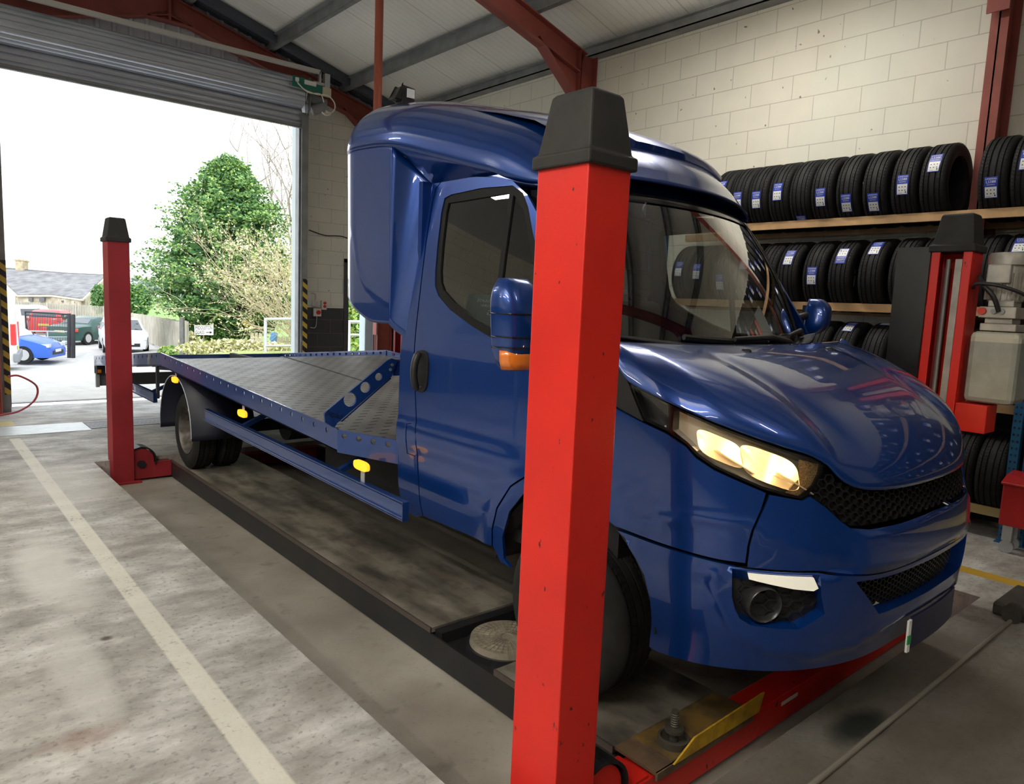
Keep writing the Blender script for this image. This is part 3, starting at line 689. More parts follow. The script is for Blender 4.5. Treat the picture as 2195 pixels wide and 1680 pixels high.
# cross beams with carriages
def crossbeam(y0, y1, label, front, LIFTRED=LIFTRED):
    r = thing('lift_crossbeam', label, 'lift crossbeam', ((PXL+PXR+PWD)/2, (y0+y1)/2, RZ), 'crossbeams of the vehicle lift')
    m = MB(); m.span((1.80, y0, -.175), (4.30, y1, -.046 if front else -.2+.15)); m.build('beam', LIFTRED, r, bevel=.004)
    for sg, xa in ((1, PXL+PWD+.005), (-1, PXR-.005)):
        P = [(xa, -.18), (xa, .085)]
        for k in range(9):
            a = PI*.5-k*PI*.5/8; P.append((xa+sg*(.055+.115*math.cos(a)), .0+.105*math.sin(a)))
        P += [(xa+sg*.172, -.035), (xa+sg*.32, -.035), (xa+sg*.32, -.18)]
        if sg < 0: P = P[::-1]
        m = MB(); m.prism(P, y0+.005, y1+.01, 'Y'); m.build('carriage', LIFTRED, r)
        m = MB(); path = [(xa+sg*.0, .105)]+[(xa+sg*(.055+.13*math.cos(PI*.5-k*PI*.5/8)), .0+.12*math.sin(PI*.5-k*PI*.5/8)) for k in range(9)]+[(xa+sg*.185, -.06)]
        m.grid([[(a, yy, b) for a, b in path] for yy in (y0-.01, y1+.012)]); o = m.build('sheave_cover', BLACK, r, thick=.012)
        m = MB(); m.cyl((xa+sg*.06, y0-.02, -.04), (xa+sg*.06, y0+.01, -.04), .035, n=16); m.build('sheave_pin', BLACK, r, smooth=40)
    if front:
        m = MB(); m.span((2.86, y0-.002, -.094), (3.0, y0, -.078)); m.build('plate', WHITE, r)
    return r
crossbeam(1.425, 1.56, 'red front crossbeam of the lift below the truck bumper', True)
crossbeam(PYF+.03, PYF+.17, 'red rear crossbeam of the lift behind the rear wheels', False, SHADERED)
# power unit on the right post
r = thing('power_unit', 'grey electric motor with oil tank bolted to the right lift post', 'hydraulic power unit', (4.58, 1.25, 1.0))
m = MB(); m.span((PXR-.002, 1.24, 1.0), (PXR+.17, PYN-.004, 1.155)); m.build('red_box', LIFTRED, r, bevel=.004)
t = NT('tank_plastic'); lv = t.math('GREATER_THAN', t.z, 1.50); nz = t.noise(5, 5)
t.l.new(t.mix(lv, t.ramp(nz, [(.35, (.24, .25, .22)), (.65, (.36, .37, .33))]), (.50, .48, .40)), t.b.inputs['Base Color']); t.b.inputs['Roughness'].default_value = .4; TANK = t.m
m = MB(); m.span((4.50, 1.135, 1.165), (4.74, 1.375, 1.555)); m.build('oil_tank', TANK, r, bevel=.03)
m = MB(); m.cyl((4.56, 1.30, 1.555), (4.56, 1.30, 1.585), .028, n=20); m.build('filler_cap', BLACK, r, smooth=40)
m = MB(); m.span((4.53, 1.17, 1.56), (4.70, 1.34, 1.60)); m.span((4.50, 1.17, 1.63), (4.70, 1.345, 1.69)); m.span((4.53, 1.19, 1.60), (4.68, 1.32, 1.63)); m.span((4.52, 1.19, 1.69), (4.66, 1.31, 1.725)); m.build('valve_block', ALU, r, bevel=.005)
m = MB(); m.cyl((4.50, 1.325, 1.665), (4.48, 1.325, 1.665), .02, n=16); m.build('red_button', mat('button_red', (.6, .04, .02), rough=.4), r, smooth=40)
m = MB(); m.cyl((4.50, 1.27, 1.665), (4.485, 1.27, 1.665), .014, n=12); m.cyl((4.50, 1.235, 1.665), (4.485, 1.235, 1.665), .016, n=12); m.build('valve_cap', GALVDARK, r)
m = MB(); mc = (4.605, 1.255); m.cyl((*mc, 1.72), (*mc, 1.93), .082, n=32)
for k in range(22):
    a = 2*PI*k/22; m.box((mc[0]+.088*math.cos(a), mc[1]+.088*math.sin(a), 1.80), (.022, .005, .14), Matrix.Rotation(a, 3, 'Z'))
m.build('motor', ALU, r)
m = MB(); m.lathe([(.0, 0), (.098, 0), (.1, .05), (.09, .065), (0, .068)], (*mc, 1.915), 'Z', 32); m.build('fan_cover', ALU, r, smooth=40)
m = MB(); m.span((4.492, 1.215, 1.815), (4.535, 1.325, 1.915)); m.build('terminal_box', ALU, r, bevel=.006)
m = MB(); m.box((4.60, 1.155, 1.95), (.05, .006, .04)); m.build('warning_label', mat('label_yellow', (.75, .5, .02)), r)
m = MB(); m.tube(wob([(4.50, 1.36, 1.85), (4.46, 1.32, 1.80), (4.46, 1.27, 1.74), (4.485, 1.245, 1.665)]), .012, 8); m.build('hose', BLACK, r, smooth=60)
m = MB(); m.tube(wob([(4.52, 1.39, 1.79), (4.45, 1.35, 1.81), (4.45, 1.25, 1.80), (4.50, 1.15, 1.76), (4.56, 1.08, 1.70)]), .010, 8); m.build('hose', BLACK, r, smooth=60)

# ================================================================== TYRE RACK AND TYRES
RXF = 6.185
SHELF = [2.44, 1.72, 1.015, .235]
def upright(y, label, x=RXF+.02):
    r = thing('rack_upright', label, 'rack upright', (x, y, 0), 'blue rack uprights')
    m = MB(); m.span((x-.03, y-.03, 0), (x+.03, y-.027, 2.42)); m.span((x-.03, y+.027, 0), (x+.03, y+.03, 2.42)); m.span((x-.033, y-.03, 0), (x-.03, y+.03, 2.42)); m.build('post', RACKBLUE, r)
    m = MB(); m.span((x-.045, y-.05, 0), (x+.045, y+.05, .008)); m.build('foot', RACKBLUE, r)
    m = MB()
    for k in range(48):
        for s in (-.014, .014): m.box((x-.0335, y+s, .06+k*.05), (.002, .010, .014))
    m.build('slots', BLACK, r)['kind'] = 'stuff'
def beam(z, y0, y1, col, label, x=RXF, hz=.07):
    m = MB(); m.span((x-.005, y0, z-hz), (x+.018, y1, z)); return tag(m.build('rack_beam', col, bevel=.003), label, 'rack beam', 'front boards of the tyre rack')
YR = mat('beam_yellow', (.5, .4, .16), rough=.55)
for z, y1, c, lab in ((SHELF[0], 4.86, TIMBER, 'brown timber board along the front of the top tyre shelf'), (SHELF[1], 4.78, TIMBER, 'brown timber board along the front of the second tyre shelf'), (SHELF[2], 4.78, TIMBER, 'board along the front of the third tyre shelf behind the bonnet'), (SHELF[3], 4.78, YR, 'yellow board along the front of the lowest tyre shelf near the floor')):
    beam(z, -2.55, y1, c, lab)
    m = MB(); m.span((6.60, -2.55, z-.10), (6.645, y1, z-.03)); tag(m.build('rack_beam', c), lab.replace('front', 'back'), 'rack beam', 'back boards of the tyre rack')
upright(4.83, 'blue perforated rack upright seen through the windscreen'); upright(1.495, 'blue perforated rack upright left of the red cabinet', RXF-.035); upright(1.40, 'blue perforated rack upright just behind the red cabinet', RXF-.035)
# one tyre: axle along Y
def sipes(m):
    R = .3146
    for k in range(72):
        a = 2*PI*k/72
        for y0, y1, sl in ((-.079, -.064, .02), (-.05, -.03, -.02), (.03, .05, .02), (.064, .079, -.02)):
            m.add([(R*math.cos(a+d), yy, R*math.sin(a+d)) for yy, d in ((y0, 0), (y1, sl), (y1, sl+.018), (y0, .018))], [(0, 1, 2, 3)], 1)
def tyre_mesh():
    R, W = .315, .195
    m = MB()
    pr = [(.205, -.075), (.215, -.088), (.25, -.097), (.28, -.097), (.294, -.092), (.306, -.082)]
    for g0, g1 in ((-.062, -.052), (-.028, -.016), (.016, .028), (.052, .062)):
        pr += [(R-.002, g0-.004), (R-.002, g0), (R-.011, g0+.001), (R-.011, g1-.001), (R-.002, g1), (R-.002, g1+.004)]
    pr += [(.306, .082), (.294, .092), (.28, .097), (.25, .097), (.215, .088), (.205, .075), (.2, .06), (.2, -.06)]
    m.lathe(pr, axis='Y', n=72, ring=True)
    sipes(m); return m.build('casing', [RUBBER, mat('groove_black', (.002, .002, .002), rough=.9)], smooth=38, coll=False)
def label_mesh(kind=0):
    m = MB(); R = .3165; H = .155; Wd = .085
    def P(a, b, lift=0): th = b/R; return (-(R+lift)*math.cos(th), a, (R+lift)*math.sin(th))     # a across (y), b up, facing -X
    def sheet(a0, a1, b0, b1, mi, lift=0):
        n = 8; rows = [[P(a0+(a1-a0)*j/2, b0+(b1-b0)*i/n, lift) for j in range(3)] for i in range(n+1)]
        m.grid(rows, mi=mi)
    sheet(-Wd/2, Wd/2, -H/2, H/2, 0)
    sheet(-Wd/2+.005, Wd/2-.005, -H/2+.006, .006, 1, .0006)
    def word(s, size, b, maxw, mi):
        V, Fc, Wt = text_geo(s, size); k = min(1, maxw/Wt)
        m.add([P(Wt*k/2-x*k, b+y*k, .0011) for x, y in V], Fc, mi)
    word('LANDSAIL', .02, .058, .074, 1); word('LS388', .026, .034, .07, 1); word('205/55R16', .012, .018, .066, 1)
    for i in range(3):
        for j in range(2):
            sheet(-.026+i*.022, -.018+i*.022, -.02-j*.026, -.012-j*.026, 2, .0011)
    sheet(-.03, -.022, -.064, -.05, 2, .0011); sheet(.0, .03, -.064, -.062, 2, .0011)
    return m.build('label', [LABELBLUE, LABELWHITE, mat('label_ink', (.05, .05, .06))], recalc=False, coll=False)
TY = tyre_mesh(); LAB = label_mesh()
tyres = []
def tyre(y, shelf, ang, label, flip=False, sc=1.0, lab=True, dx=0, plain=False):
    if shelf < 0: x, z = dx, sc
    zc = SHELF[shelf]+.235
    r = thing('tyre', label, 'tyre', (6.40, y, zc), 'new tyres stored on the rack', rot=0)
    r.scale = (1, sc, 1)
    for src in (TY,):
        o = src.copy(); C.objects.link(o); o.parent = r
        if len(tyres) % 2: o.rotation_euler = (0, len(tyres)*.7, 0)
    if lab:
        o = LAB.copy(); C.objects.link(o); o.parent = r
        o.rotation_euler = (PI if flip else 0, math.radians(ang)*(1), 0)
    tyres.append(r)
    return r
ordn = ['first', 'second', 'third', 'fourth', 'fifth', 'sixth', 'seventh', 'eighth', 'ninth', 'tenth', 'eleventh', 'twelfth', 'thirteenth']
TOP = [(4.118, 19), (3.92, -5), (3.725, -7), (3.517, 3), (3.314, -53), (3.115, -12), (2.895, -24), (2.675, -26), (2.45, -4), (2.24, 24), (1.84, -18), (1.635, 15)]
where = {0: 'leftmost, half hidden by the cab roof', 4: 'its label down behind the board', 9: 'last before the red column, label high', 10: 'first right of the red column', 11: 'rightmost, cut by the picture edge'}
for k, (y, a) in enumerate(TOP):
    tyre(y, 0, a, 'new tyre on top shelf, %s' % (where[k] if k in where else ordn[k]+' from the cab roof'), sc=1.0)
SEC = [(4.54, 11, 'seen through the windscreen right beside the blue upright'), (4.32, 6, 'second from the blue upright through the windscreen'), (4.05, -13, 'third from the blue upright through the windscreen'), (3.80, 23, 'fourth from the blue upright through the windscreen'), (3.575, None, 'half hidden by the windscreen pillar, no label showing'), (3.37, 30, 'first with a clear label right of the windscreen pillar'), (3.125, -2, 'behind the far door mirror, label at mid height'), (2.895, 31, 'with its label upside down'), (2.642, 46, 'with its label near the top'), (2.40, None, 'just left of the black panel, no label showing'), (2.19, None, 'hidden behind the black panel'), (1.835, None, 'between lift post cap and motor, no label'), (1.63, 44, 'above the motor with a blue label near its top')]
for y, a, l in SEC: tyre(y, 1, a or 0, 'new tyre on second shelf %s' % l, flip=(a == 31 and y < 3), lab=a is not None)
THI = [(3.05, None, 'leftmost visible behind the far mirror'), (2.82, 61, 'second, label on its crown'), (2.56, 84, 'third, just left of the black panel'), (2.3, None, 'behind the black panel'), (1.835, None, 'behind the red lift post'), (1.63, None, 'behind the oil tank')]
for y, a, l in THI: tyre(y, 2, a or 0, 'new tyre on third shelf, %s' % l, lab=a is not None)
for y, l in ((2.40, 'hidden behind the truck bumper'), (2.19, 'left of the red column'), (1.83, 'right of the red column'), (1.665-.04, 'beside the blue upright')): tyre(y, 3, 0, 'new tyre on lowest shelf, %s' % l, lab=False)
upright(-2.5, 'blue perforated rack upright at the far end of the rack beside the camera')
k = 0
for sh in (0, 1, 2):
    y = 1.24 if sh else 1.42
    while y > -2.15:
        k += 1; r_ = tyre(y, sh, (k*37) % 70-25, 'new tyre further along the rack, beyond the right edge of the picture'); r_['group'] = 'tyres beyond the picture edge'
        y -= .205+.03*((k*7) % 3)
bpy.data.objects.remove(TY); bpy.data.objects.remove(LAB)
# red cabinet at the right edge
r = thing('red_cabinet', 'red steel cabinet with sloped lid cut off by the right edge', 'cabinet', (6.0, 1.15, 0))
CABRED = mat('cabinet_red', (.36, .012, .012), rough=.4)
m = MB(); m.span((5.84, .9, .2), (6.08, 1.465, .49)); m.build('body', CABRED, r, bevel=.008)
m = MB(); m.prism([(5.825, .49), (6.09, .49), (6.09, .56), (5.94, .545), (5.825, .505)], .89, 1.475, 'Y'); m.build('lid', CABRED, r, bevel=.005)
for y in (.95, 1.41):
    for x in (5.89, 6.03):
        m = MB(); m.span((x-.03, y-.03, .09), (x+.03, y+.03, .2)); m.cyl((x-.015, y, .045), (x+.015, y, .045), .045, n=16); m.build('castor', GALV, r, smooth=40)
# ================================================================== RECOVERY TRUCK
CX = 3.03
PLAN = [(0, .965), (.15, .968), (.3, .98), (.45, 1.005), (.6, 1.05), (.72, 1.11), (.82, 1.19), (.9, 1.29), (.955, 1.41), (.985, 1.56), (.997, 1.75), (1.0, 2.0), (1.0, 2.4), (1.0, 2.8), (1.0, 3.25), (1.0, 3.45)]
WZ = [(.2, .93), (.45, .965), (.6, .985), (.8, .997), (1.0, 1.0), (1.3, .995), (1.45, .98), (1.7, .945), (2.0, .9), (2.3, .855)]
OZ = [(.2, .09), (.35, .05), (.5, 0), (.7, -.01), (.85, 0), (.95, .02), (1.05, .045), (1.1, .06), (1.2, .10), (1.3, .15), (1.45, .24)]
def _dense(T, k=8):
    p = [Vector(q) for q in T]; out = []
    for i in range(len(p)-1):
        p0 = p[i-1] if i else Vector((-p[1].x, p[1].y)) if T is PLAN else p[0]*2-p[1]
        p1, p2 = p[i], p[i+1]; p3 = p[i+2] if i+2 < len(p) else p[i+1]*2-p[i]
        for j in range(k):
            t = j/k; out.append(.5*((2*p1)+(p2-p0)*t+(2*p0-5*p1+4*p2-p3)*t*t+(3*p1-p0-3*p2+p3)*t**3))
    out.append(p[-1]); return out
_pl = _dense(PLAN, 20); _ps = [0]
for a, b in zip(_pl, _pl[1:]): _ps.append(_ps[-1]+(b-a).length)
def smoothT(T):
    n = len(T); xs = [a for a, b in T]; ys = [b for a, b in T]; m = []
    for i in range(n):
        if i == 0: m.append((ys[1]-ys[0])/(xs[1]-xs[0]))
        elif i == n-1: m.append((ys[-1]-ys[-2])/(xs[-1]-xs[-2]))
        else: m.append((ys[i+1]-ys[i-1])/(xs[i+1]-xs[i-1]))
    def f(x):
        x = min(max(x, xs[0]), xs[-1]); i = 0
        while i < n-2 and x > xs[i+1]: i += 1
        h = xs[i+1]-xs[i]; t = (x-xs[i])/h
        return (2*t**3-3*t*t+1)*ys[i]+(t**3-2*t*t+t)*h*m[i]+(-2*t**3+3*t*t)*ys[i+1]+(t**3-t*t)*h*m[i+1]
    return f
_wz, _oz = smoothT(WZ), smoothT(OZ)
_psn = np.array(_ps); _plx = np.array([q.x for q in _pl]); _ply = np.array([q.y for q in _pl])
def Braw(s, z):
    sg = -1 if s < 0 else 1; a = abs(s)
    u = float(np.interp(a, _psn, _plx)); y = float(np.interp(a, _psn, _ply))
    k = min(1, max(0, (2.1-y)/1.1)); k = k*k*(3-2*k)*.5+k*.5
    return Vector((CX-sg*u*_wz(z), y+_oz(z)*k, z))
def nrm(f, a, b, e=.004):
    n = (f(a+e, b)-f(a-e, b)).cross(f(a, b+e)-f(a, b-e)); n.normalize()
    p = f(a, b); ref = Vector((p.x-CX, (p.y-2.4)*.8 if p.y < 2.4 else (p.y-3.1 if p.y > 3.3 else 0), (p.z-1.3)*.2))
    return n if n.dot(ref) > 0 else -n
def sstep(a, b, x):
    t = min(1, max(0, (x-a)/(b-a))); return t*t*(3-2*t)
def pdist(p, L):
    d = 9
    for (a, b), (c, e) in zip(L, L[1:]):
        ab = (c-a, e-b); t = ((p[0]-a)*ab[0]+(p[1]-b)*ab[1])/(ab[0]**2+ab[1]**2); t = min(1, max(0, t))
        d = min(d, math.hypot(p[0]-a-t*ab[0], p[1]-b-t*ab[1]))
    return d
CREASE = [(1.06, .70), (1.031, .596), (.986, .518), (.885, .465), (.697, .433), (.55, .445), (.42, .487), (.3, .50), (0, .50)]
FCR = [(1.36, .805), (1.218, .866), (1.117, .891), (1.0, .885), (.93, .878), (.72, .80), (.60, .775)]
def disp(s, z):
    a = abs(s); d = 0
    if a > 1.3:
        d += .012*sstep(.985, .915, z)*sstep(1.9, 2.15, a)-.008*sstep(.86, .79, z)*sstep(1.9, 2.15, a)      # door swage
        rr = math.hypot(a-1.745, (z-.38)*1.0); d += .016*math.exp(-((rr-.50)/.06)**2)*sstep(.3, .5, z)*sstep(1.38, 1.6, a)      # wheel arch flare
    if z < .735 and a < 1.45: d += .014*sstep(.74, .725, z)*sstep(.1, .5, a)
    if .35 < z < .75 and a < 1.1: d += .007*max(0, 1-pdist((a, z), CREASE)/.03)
    if z > .75 and .55 < a < 1.4: d += .006*max(0, 1-pdist((a, z), FCR)/.035)
    if a < .62 and .70 < z < .88: d += .018*sstep(.62, .5, a)*sstep(.70, .74, z)*sstep(.885, .845, z)
    return d
def B(s, z):
    return Braw(s, z)+nrm(Braw, s, z)*disp(s, z)
class SB:
    """sheet-metal panels lying on a parametric surface, with true normals and a folded rim"""
    def __init__(s): s.v = []; s.f = []; s.n = []; s.mi = []
    def panel(s, surf, outer, holes=(), step=.035, thick=.014, lift=0., mi=0, rows_z=(), hole_thick=None):
        V, T, rim = cdt_fill(outer, holes, step, rows_z=rows_z)
        N = [nrm(surf, q.x, q.y) for q in V]; P = [surf(q.x, q.y)+n*lift for q, n in zip(V, N)]
        k = len(s.v); s.v += P
        for t in T:
            a, b, c = t
            if (P[b]-P[a]).cross(P[c]-P[a]).dot(N[a]) < 0: t = (a, c, b)
            s.f.append(tuple(i+k for i in t)); s.n += [N[i] for i in t]; s.mi.append(mi)
        if thick:
            nb = sum(1 for _ in rim)
            for a, b in rim:
                th = thick
                if hole_thick:
                    q = (V[a]+V[b])/2
                    if any(pdist((q.x, q.y), list(map(tuple, h))+[tuple(h[0])]) < 1e-3 for h in holes): th = hole_thick
                k = len(s.v); s.v += [P[a], P[b], P[b]-N[b]*th, P[a]-N[a]*th]
                fn = (P[b]-P[a]).cross(-N[a]).normalized()
                qn = (s.v[k+1]-s.v[k]).cross(s.v[k+2]-s.v[k])
                f = (k, k+1, k+2, k+3)
                fc = qn.normalized() if qn.length > 1e-12 else fn
                s.f.append(f); s.n += [fc]*4; s.mi.append(mi)
        return s
    def both(s, surf, outer, holes=(), **k):
        s.panel(surf, outer, holes, **k)
        return s.panel(surf, [(-a, b) for a, b in outer], [[(-a, b) for a, b in h] for h in holes], **{**k})
    def build(s, name, mats, parent, thick=0):
        me = bpy.data.meshes.new(name); me.from_pydata([tuple(q) for q in s.v], [], s.f)
        for m in (mats if isinstance(mats, (list, tuple)) else [mats]): me.materials.append(m)
        for p, i in zip(me.polygons, s.mi): p.material_index = i; p.use_smooth = True
        me.normals_split_custom_set([tuple(q) for q in s.n])
        o = bpy.data.objects.new(name, me); C.objects.link(o); adopt(o, parent); return o

TR = thing('recovery_truck', 'blue recovery truck with sleeper pod and flat bed standing on the lift', 'truck', (CX, 4.5, -.02))
mir = lambda L: [(-a, b) for a, b in L][::-1]
# ---- door panel, cab pillar, fender, bumper
SEAM = [(2.774, .474), (2.788, .527), (2.793, .688), (2.80, .85), (2.825, 1.03), (2.852, 1.227), (2.863, 1.30), (2.874, 1.45), (2.881, 1.575), (2.899, 1.883), (2.897, 2.10), (2.885, 2.165), (2.85, 2.195)]
DFRONT = [(1.93, 1.42), (1.93, .885), (1.962, .863), (2.045, .806), (2.136, .685), (2.179, .57), (2.192, .487)]
DOOR = SEAM+[(2.7, 2.20), (2.555, 2.193), (2.40, 2.175), (2.274, 2.145), (2.16, 2.075), (2.08, 1.994), (1.76, 1.50), (1.80, 1.44)]+DFRONT
WIN = [(2.797, 2.111), (2.807, 2.041), (2.797, 1.879), (2.780, 1.74), (2.762, 1.665), (2.719, 1.618), (2.60, 1.552), (2.42, 1.485), (2.23, 1.43), (2.05, 1.432), (1.88, 1.47), (1.845, 1.51), (2.08, 1.90), (2.14, 2.02), (2.19, 2.085), (2.27, 2.125), (2.5, 2.135), (2.74, 2.125)]
G1 = [(2.765, 2.085), (2.772, 2.04), (2.762, 1.885), (2.745, 1.745), (2.725, 1.688), (2.69, 1.648), (2.58, 1.588), (2.41, 1.522), (2.262, 1.477), (2.285, 1.8), (2.292, 2.095)]
G2 = [(2.235, 1.468), (2.06, 1.468), (1.92, 1.50), (2.11, 1.88), (2.17, 2.0), (2.21, 2.055), (2.262, 2.083), (2.255, 1.8)]
for sg, nm in ((1, 'near'), (-1, 'far')):
    L = (lambda p: p) if sg > 0 else (lambda p: [(-a, b) for a, b in p])
    d = SB(); d.panel(B, L(DOOR), [L(WIN)], step=.032); dr = d.build('door', BLUE, TR)
    f = SB(); f.panel(B, L(WIN), [L(G1), L(G2)], lift=-.006, step=.05, thick=.02); wf = f.build('window_frame', mat('frame_black', (.004, .004, .004), rough=.55, spec=.25), dr)
    g = SB(); g.panel(B, L(G1), lift=-.014, step=.08, thick=0); g.build('window_glass', GLASST if sg > 0 else GLASSF, dr)
    g = SB(); g.panel(B, L(G2), lift=-.014, step=.08, thick=0); g.build('quarter_glass', GLASST if sg > 0 else GLASSF, dr)
    # handle: black recessed oval with a grip bar
    if sg > 0:
        h = SB(); oval = [(2.785+.062*math.cos(2*PI*k/24)*(1 if abs(math.cos(2*PI*k/24)) < .9 else .98), 1.235+.108*math.copysign(abs(math.sin(2*PI*k/24))**.6, math.sin(2*PI*k/24))) for k in range(24)]
        h.panel(B, oval, lift=.008, step=.03, thick=.01); h.build('door_handle', BLACK, dr)
        m = MB(); P = [B(2.79, 1.235+zz)+nrm(B, 2.79, 1.235)*(.012+.035*math.cos(zz/.1*PI/2)**.5) for zz in np.linspace(-.095, .095, 13)]
        m.tube([tuple(q) for q in P], [.014]+[.019]*11+[.014], 10); hh = m.build('grip', BLACK, [o for o in dr.children if o.name.startswith('door_handle')][0], smooth=60)
        m = MB(); p = B(2.79, 1.15); n = nrm(B, 2.79, 1.15); m.cyl(p+n*.01, p+n*.024, .014, n=14); m.build('lock', CHROME, [o for o in dr.children if o.name.startswith('door_handle')][0], smooth=40)
PIL = [(a+.009, b) for a, b in SEAM]+[(2.90, 2.215), (2.96, 2.215), (3.0, 2.1), (3.0, .60), (2.99, .52), (2.96, .46), (2.85, .45)]
FLAP = [(2.865, .955), (2.835, .945), (2.812, .90), (2.812, .80), (2.83, .785), (2.905, .785), (2.905, .945)]
for sg in (1, -1): p = SB(); p.panel(B, [(sg*a, b) for a, b in PIL], [[(sg*a, b) for a, b in FLAP]]); p.build('cab_pillar', BLUE, TR)
p = SB(); p.panel(B, [(a*.97+2.862*.03, b*.97+.87*.03) for a, b in FLAP], lift=-.003, step=.05); p.build('fuel_flap', BLUE, TR)
LAMP = [(1.372, 1.322), (1.28, 1.297), (1.187, 1.269), (.983, 1.205), (.791, 1.146), (.70, 1.122), (.640, 1.105), (.655, 1.07), (.689, 1.031), (.72, 1.0), (.754, .985), (.81, .994), (.885, 1.013), (1.048, 1.071), (1.103, 1.103), (1.137, 1.137), (1.216, 1.174), (1.315, 1.198)]
sh = lambda L, dz: [(a, b+dz) for a, b in L]
FEN = [(.878, 1.000), (.892, 1.006), (1.048, 1.062), (1.108, 1.094), (1.142, 1.128), (1.216, 1.165), (1.315, 1.189), (1.45, 1.225), (1.575, 1.405), (1.68, 1.452), (1.80, 1.432), (1.922, 1.414), (1.922, .88), (1.954, .858), (2.038, .801), (2.128, .681), (2.171, .568), (2.184, .487), (2.15, .42), (2.078, .411), (2.121, .44), (2.119, .545), (2.06, .684), (1.966, .785), (1.86, .845), (1.74, .865), (1.62, .85), (1.52, .81), (1.453, .78), (1.25, .768), (1.045, .757), (.958, .757), (.951, .819), (.937, .874), (.90, .945)]
for sg in (1, -1): p = SB(); p.panel(B, [(sg*a, b) for a, b in FEN], step=.03); p.build('front_wing', BLUE, TR)
TRI = [(1.315, 1.194), (1.45, 1.232), (1.565, 1.40), (1.425, 1.385), (1.379, 1.326)]
for sg in (1, -1): p = SB(); p.panel(B, [(sg*a, b) for a, b in TRI], lift=-.003, step=.05); p.build('wing_trim', BLACK, TR)
UPT = [(0, .876), (.15, .874), (.304, .870), (.488, .870), (.573, .881), (.614, .907), (.664, .952), (.722, .992), (.754, .979), (.865, .995), (.893, .94), (.929, .874), (.943, .819), (.950, .757), (.95, .744), (.71, .742), (.592, .728), (.45, .718), (.2, .713), (0, .712)]
full = lambda half: half+[(-a, b) for a, b in half[::-1] if a > 1e-6]
def fullpoly(half):
    """half outline from the centre top to the centre bottom on +s; returns the closed outline over both halves"""
    return half+[(-a, b) for a, b in half[::-1] if abs(a) > 1e-6]
p = SB(); p.panel(B, fullpoly(UPT), step=.028); p.build('upper_bumper', BLUE, TR)
LOT = [(0, .705), (.2, .706), (.45, .711), (.592, .720), (.71, .735), (.95, .737), (1.04, .744), (1.25, .755), (1.445, .766), (1.408, .745), (1.35, .69), (1.31, .633), (1.285, .55), (1.272, .457), (1.267, .352), (1.23, .345), (1.07, .350), (.919, .358), (.687, .366), (.4, .372), (0, .376)]
FOG = [(1.0, .733), (.996, .634), (.985, .595), (.967, .561), (.93, .542), (.86, .538), (.766, .538), (.680, .590), (.70, .66), (.708, .731)]
LGR = [(.56, .696), (.42, .556), (.2, .552), (0, .55), (-.2, .552), (-.42, .556), (-.56, .696), (-.3, .690), (0, .686), (.3, .690)]
p = SB(); p.panel(B, fullpoly(LOT), [FOG, [(-a, b) for a, b in FOG], LGR], step=.026, hole_thick=.05); lb = p.build('lower_bumper', BLUE, TR)
# honeycomb helper
def honey(poly, surf, cell, rad, lift, clip=0):
    m = MB(); xs = [a for a, b in poly]; zs = [b for a, b in poly]; w = cell*math.sqrt(3)/1.0
    def inside(x, y):
        r = False
        for i in range(len(poly)):
            a, b = poly[i], poly[i-1]
            if (a[1] > y) != (b[1] > y) and x < (b[0]-a[0])*(y-a[1])/(b[1]-a[1])+a[0]: r = not r
        return r
    done = set(); hx, hz = cell*1.5, cell*math.sqrt(3)*.8
    i0 = int(min(xs)/hx)-1; i1 = int(max(xs)/hx)+2
    for i in range(i0, i1):
        for j in range(int(min(zs)/hz)-1, int(max(zs)/hz)+2):
            cx, cz = i*hx, j*hz+(hz/2 if i % 2 else 0)
            cs = [(cx+cell*math.cos(PI/3*k), cz+hz/math.sqrt(3)*math.sin(PI/3*k)*1.0) for k in range(6)]
            for k in range(6):
                a, b = cs[k], cs[(k+1) % 6]; key = tuple(sorted(((round(a[0], 3), round(a[1], 3)), (round(b[0], 3), round(b[1], 3)))))
                if key in done or not (inside(*a) and inside(*b)): continue
                done.add(key)
                A, Bq = surf(*a), surf(*b); n = nrm(surf, (a[0]+b[0])/2, (a[1]+b[1])/2)
                m.bar(A+n*lift, Bq+n*lift, rad, .016, n)
    return m
GRB = mat('grille_black', (.007, .007, .008), rough=.4)
GRI = [(0, .995), (.148, .995), (.345, .998), (.476, 1.007), (.565, 1.028), (.642, 1.083), (.654, 1.07), (.689, 1.028), (.716, .998), (.66, .957), (.611, .913), (.573, .888), (.488, .876), (.304, .876), (0, .88)]
p = SB(); p.panel(Braw, fullpoly(GRI), lift=-.035, step=.05); gr = p.build('grille', mat('grille_back', (.004, .004, .004), rough=.7), TR)
honey(fullpoly(GRI), Braw, .021, .0045, -.016).build('honeycomb', GRB, gr)
p = SB(); p.panel(Braw, LGR, lift=-.06, step=.06); gr2 = p.build('lower_grille', mat('grille_back', (.004, .004, .004)), TR)
honey(LGR, Braw, .016, .004, -.042).build('honeycomb', GRB, gr2)
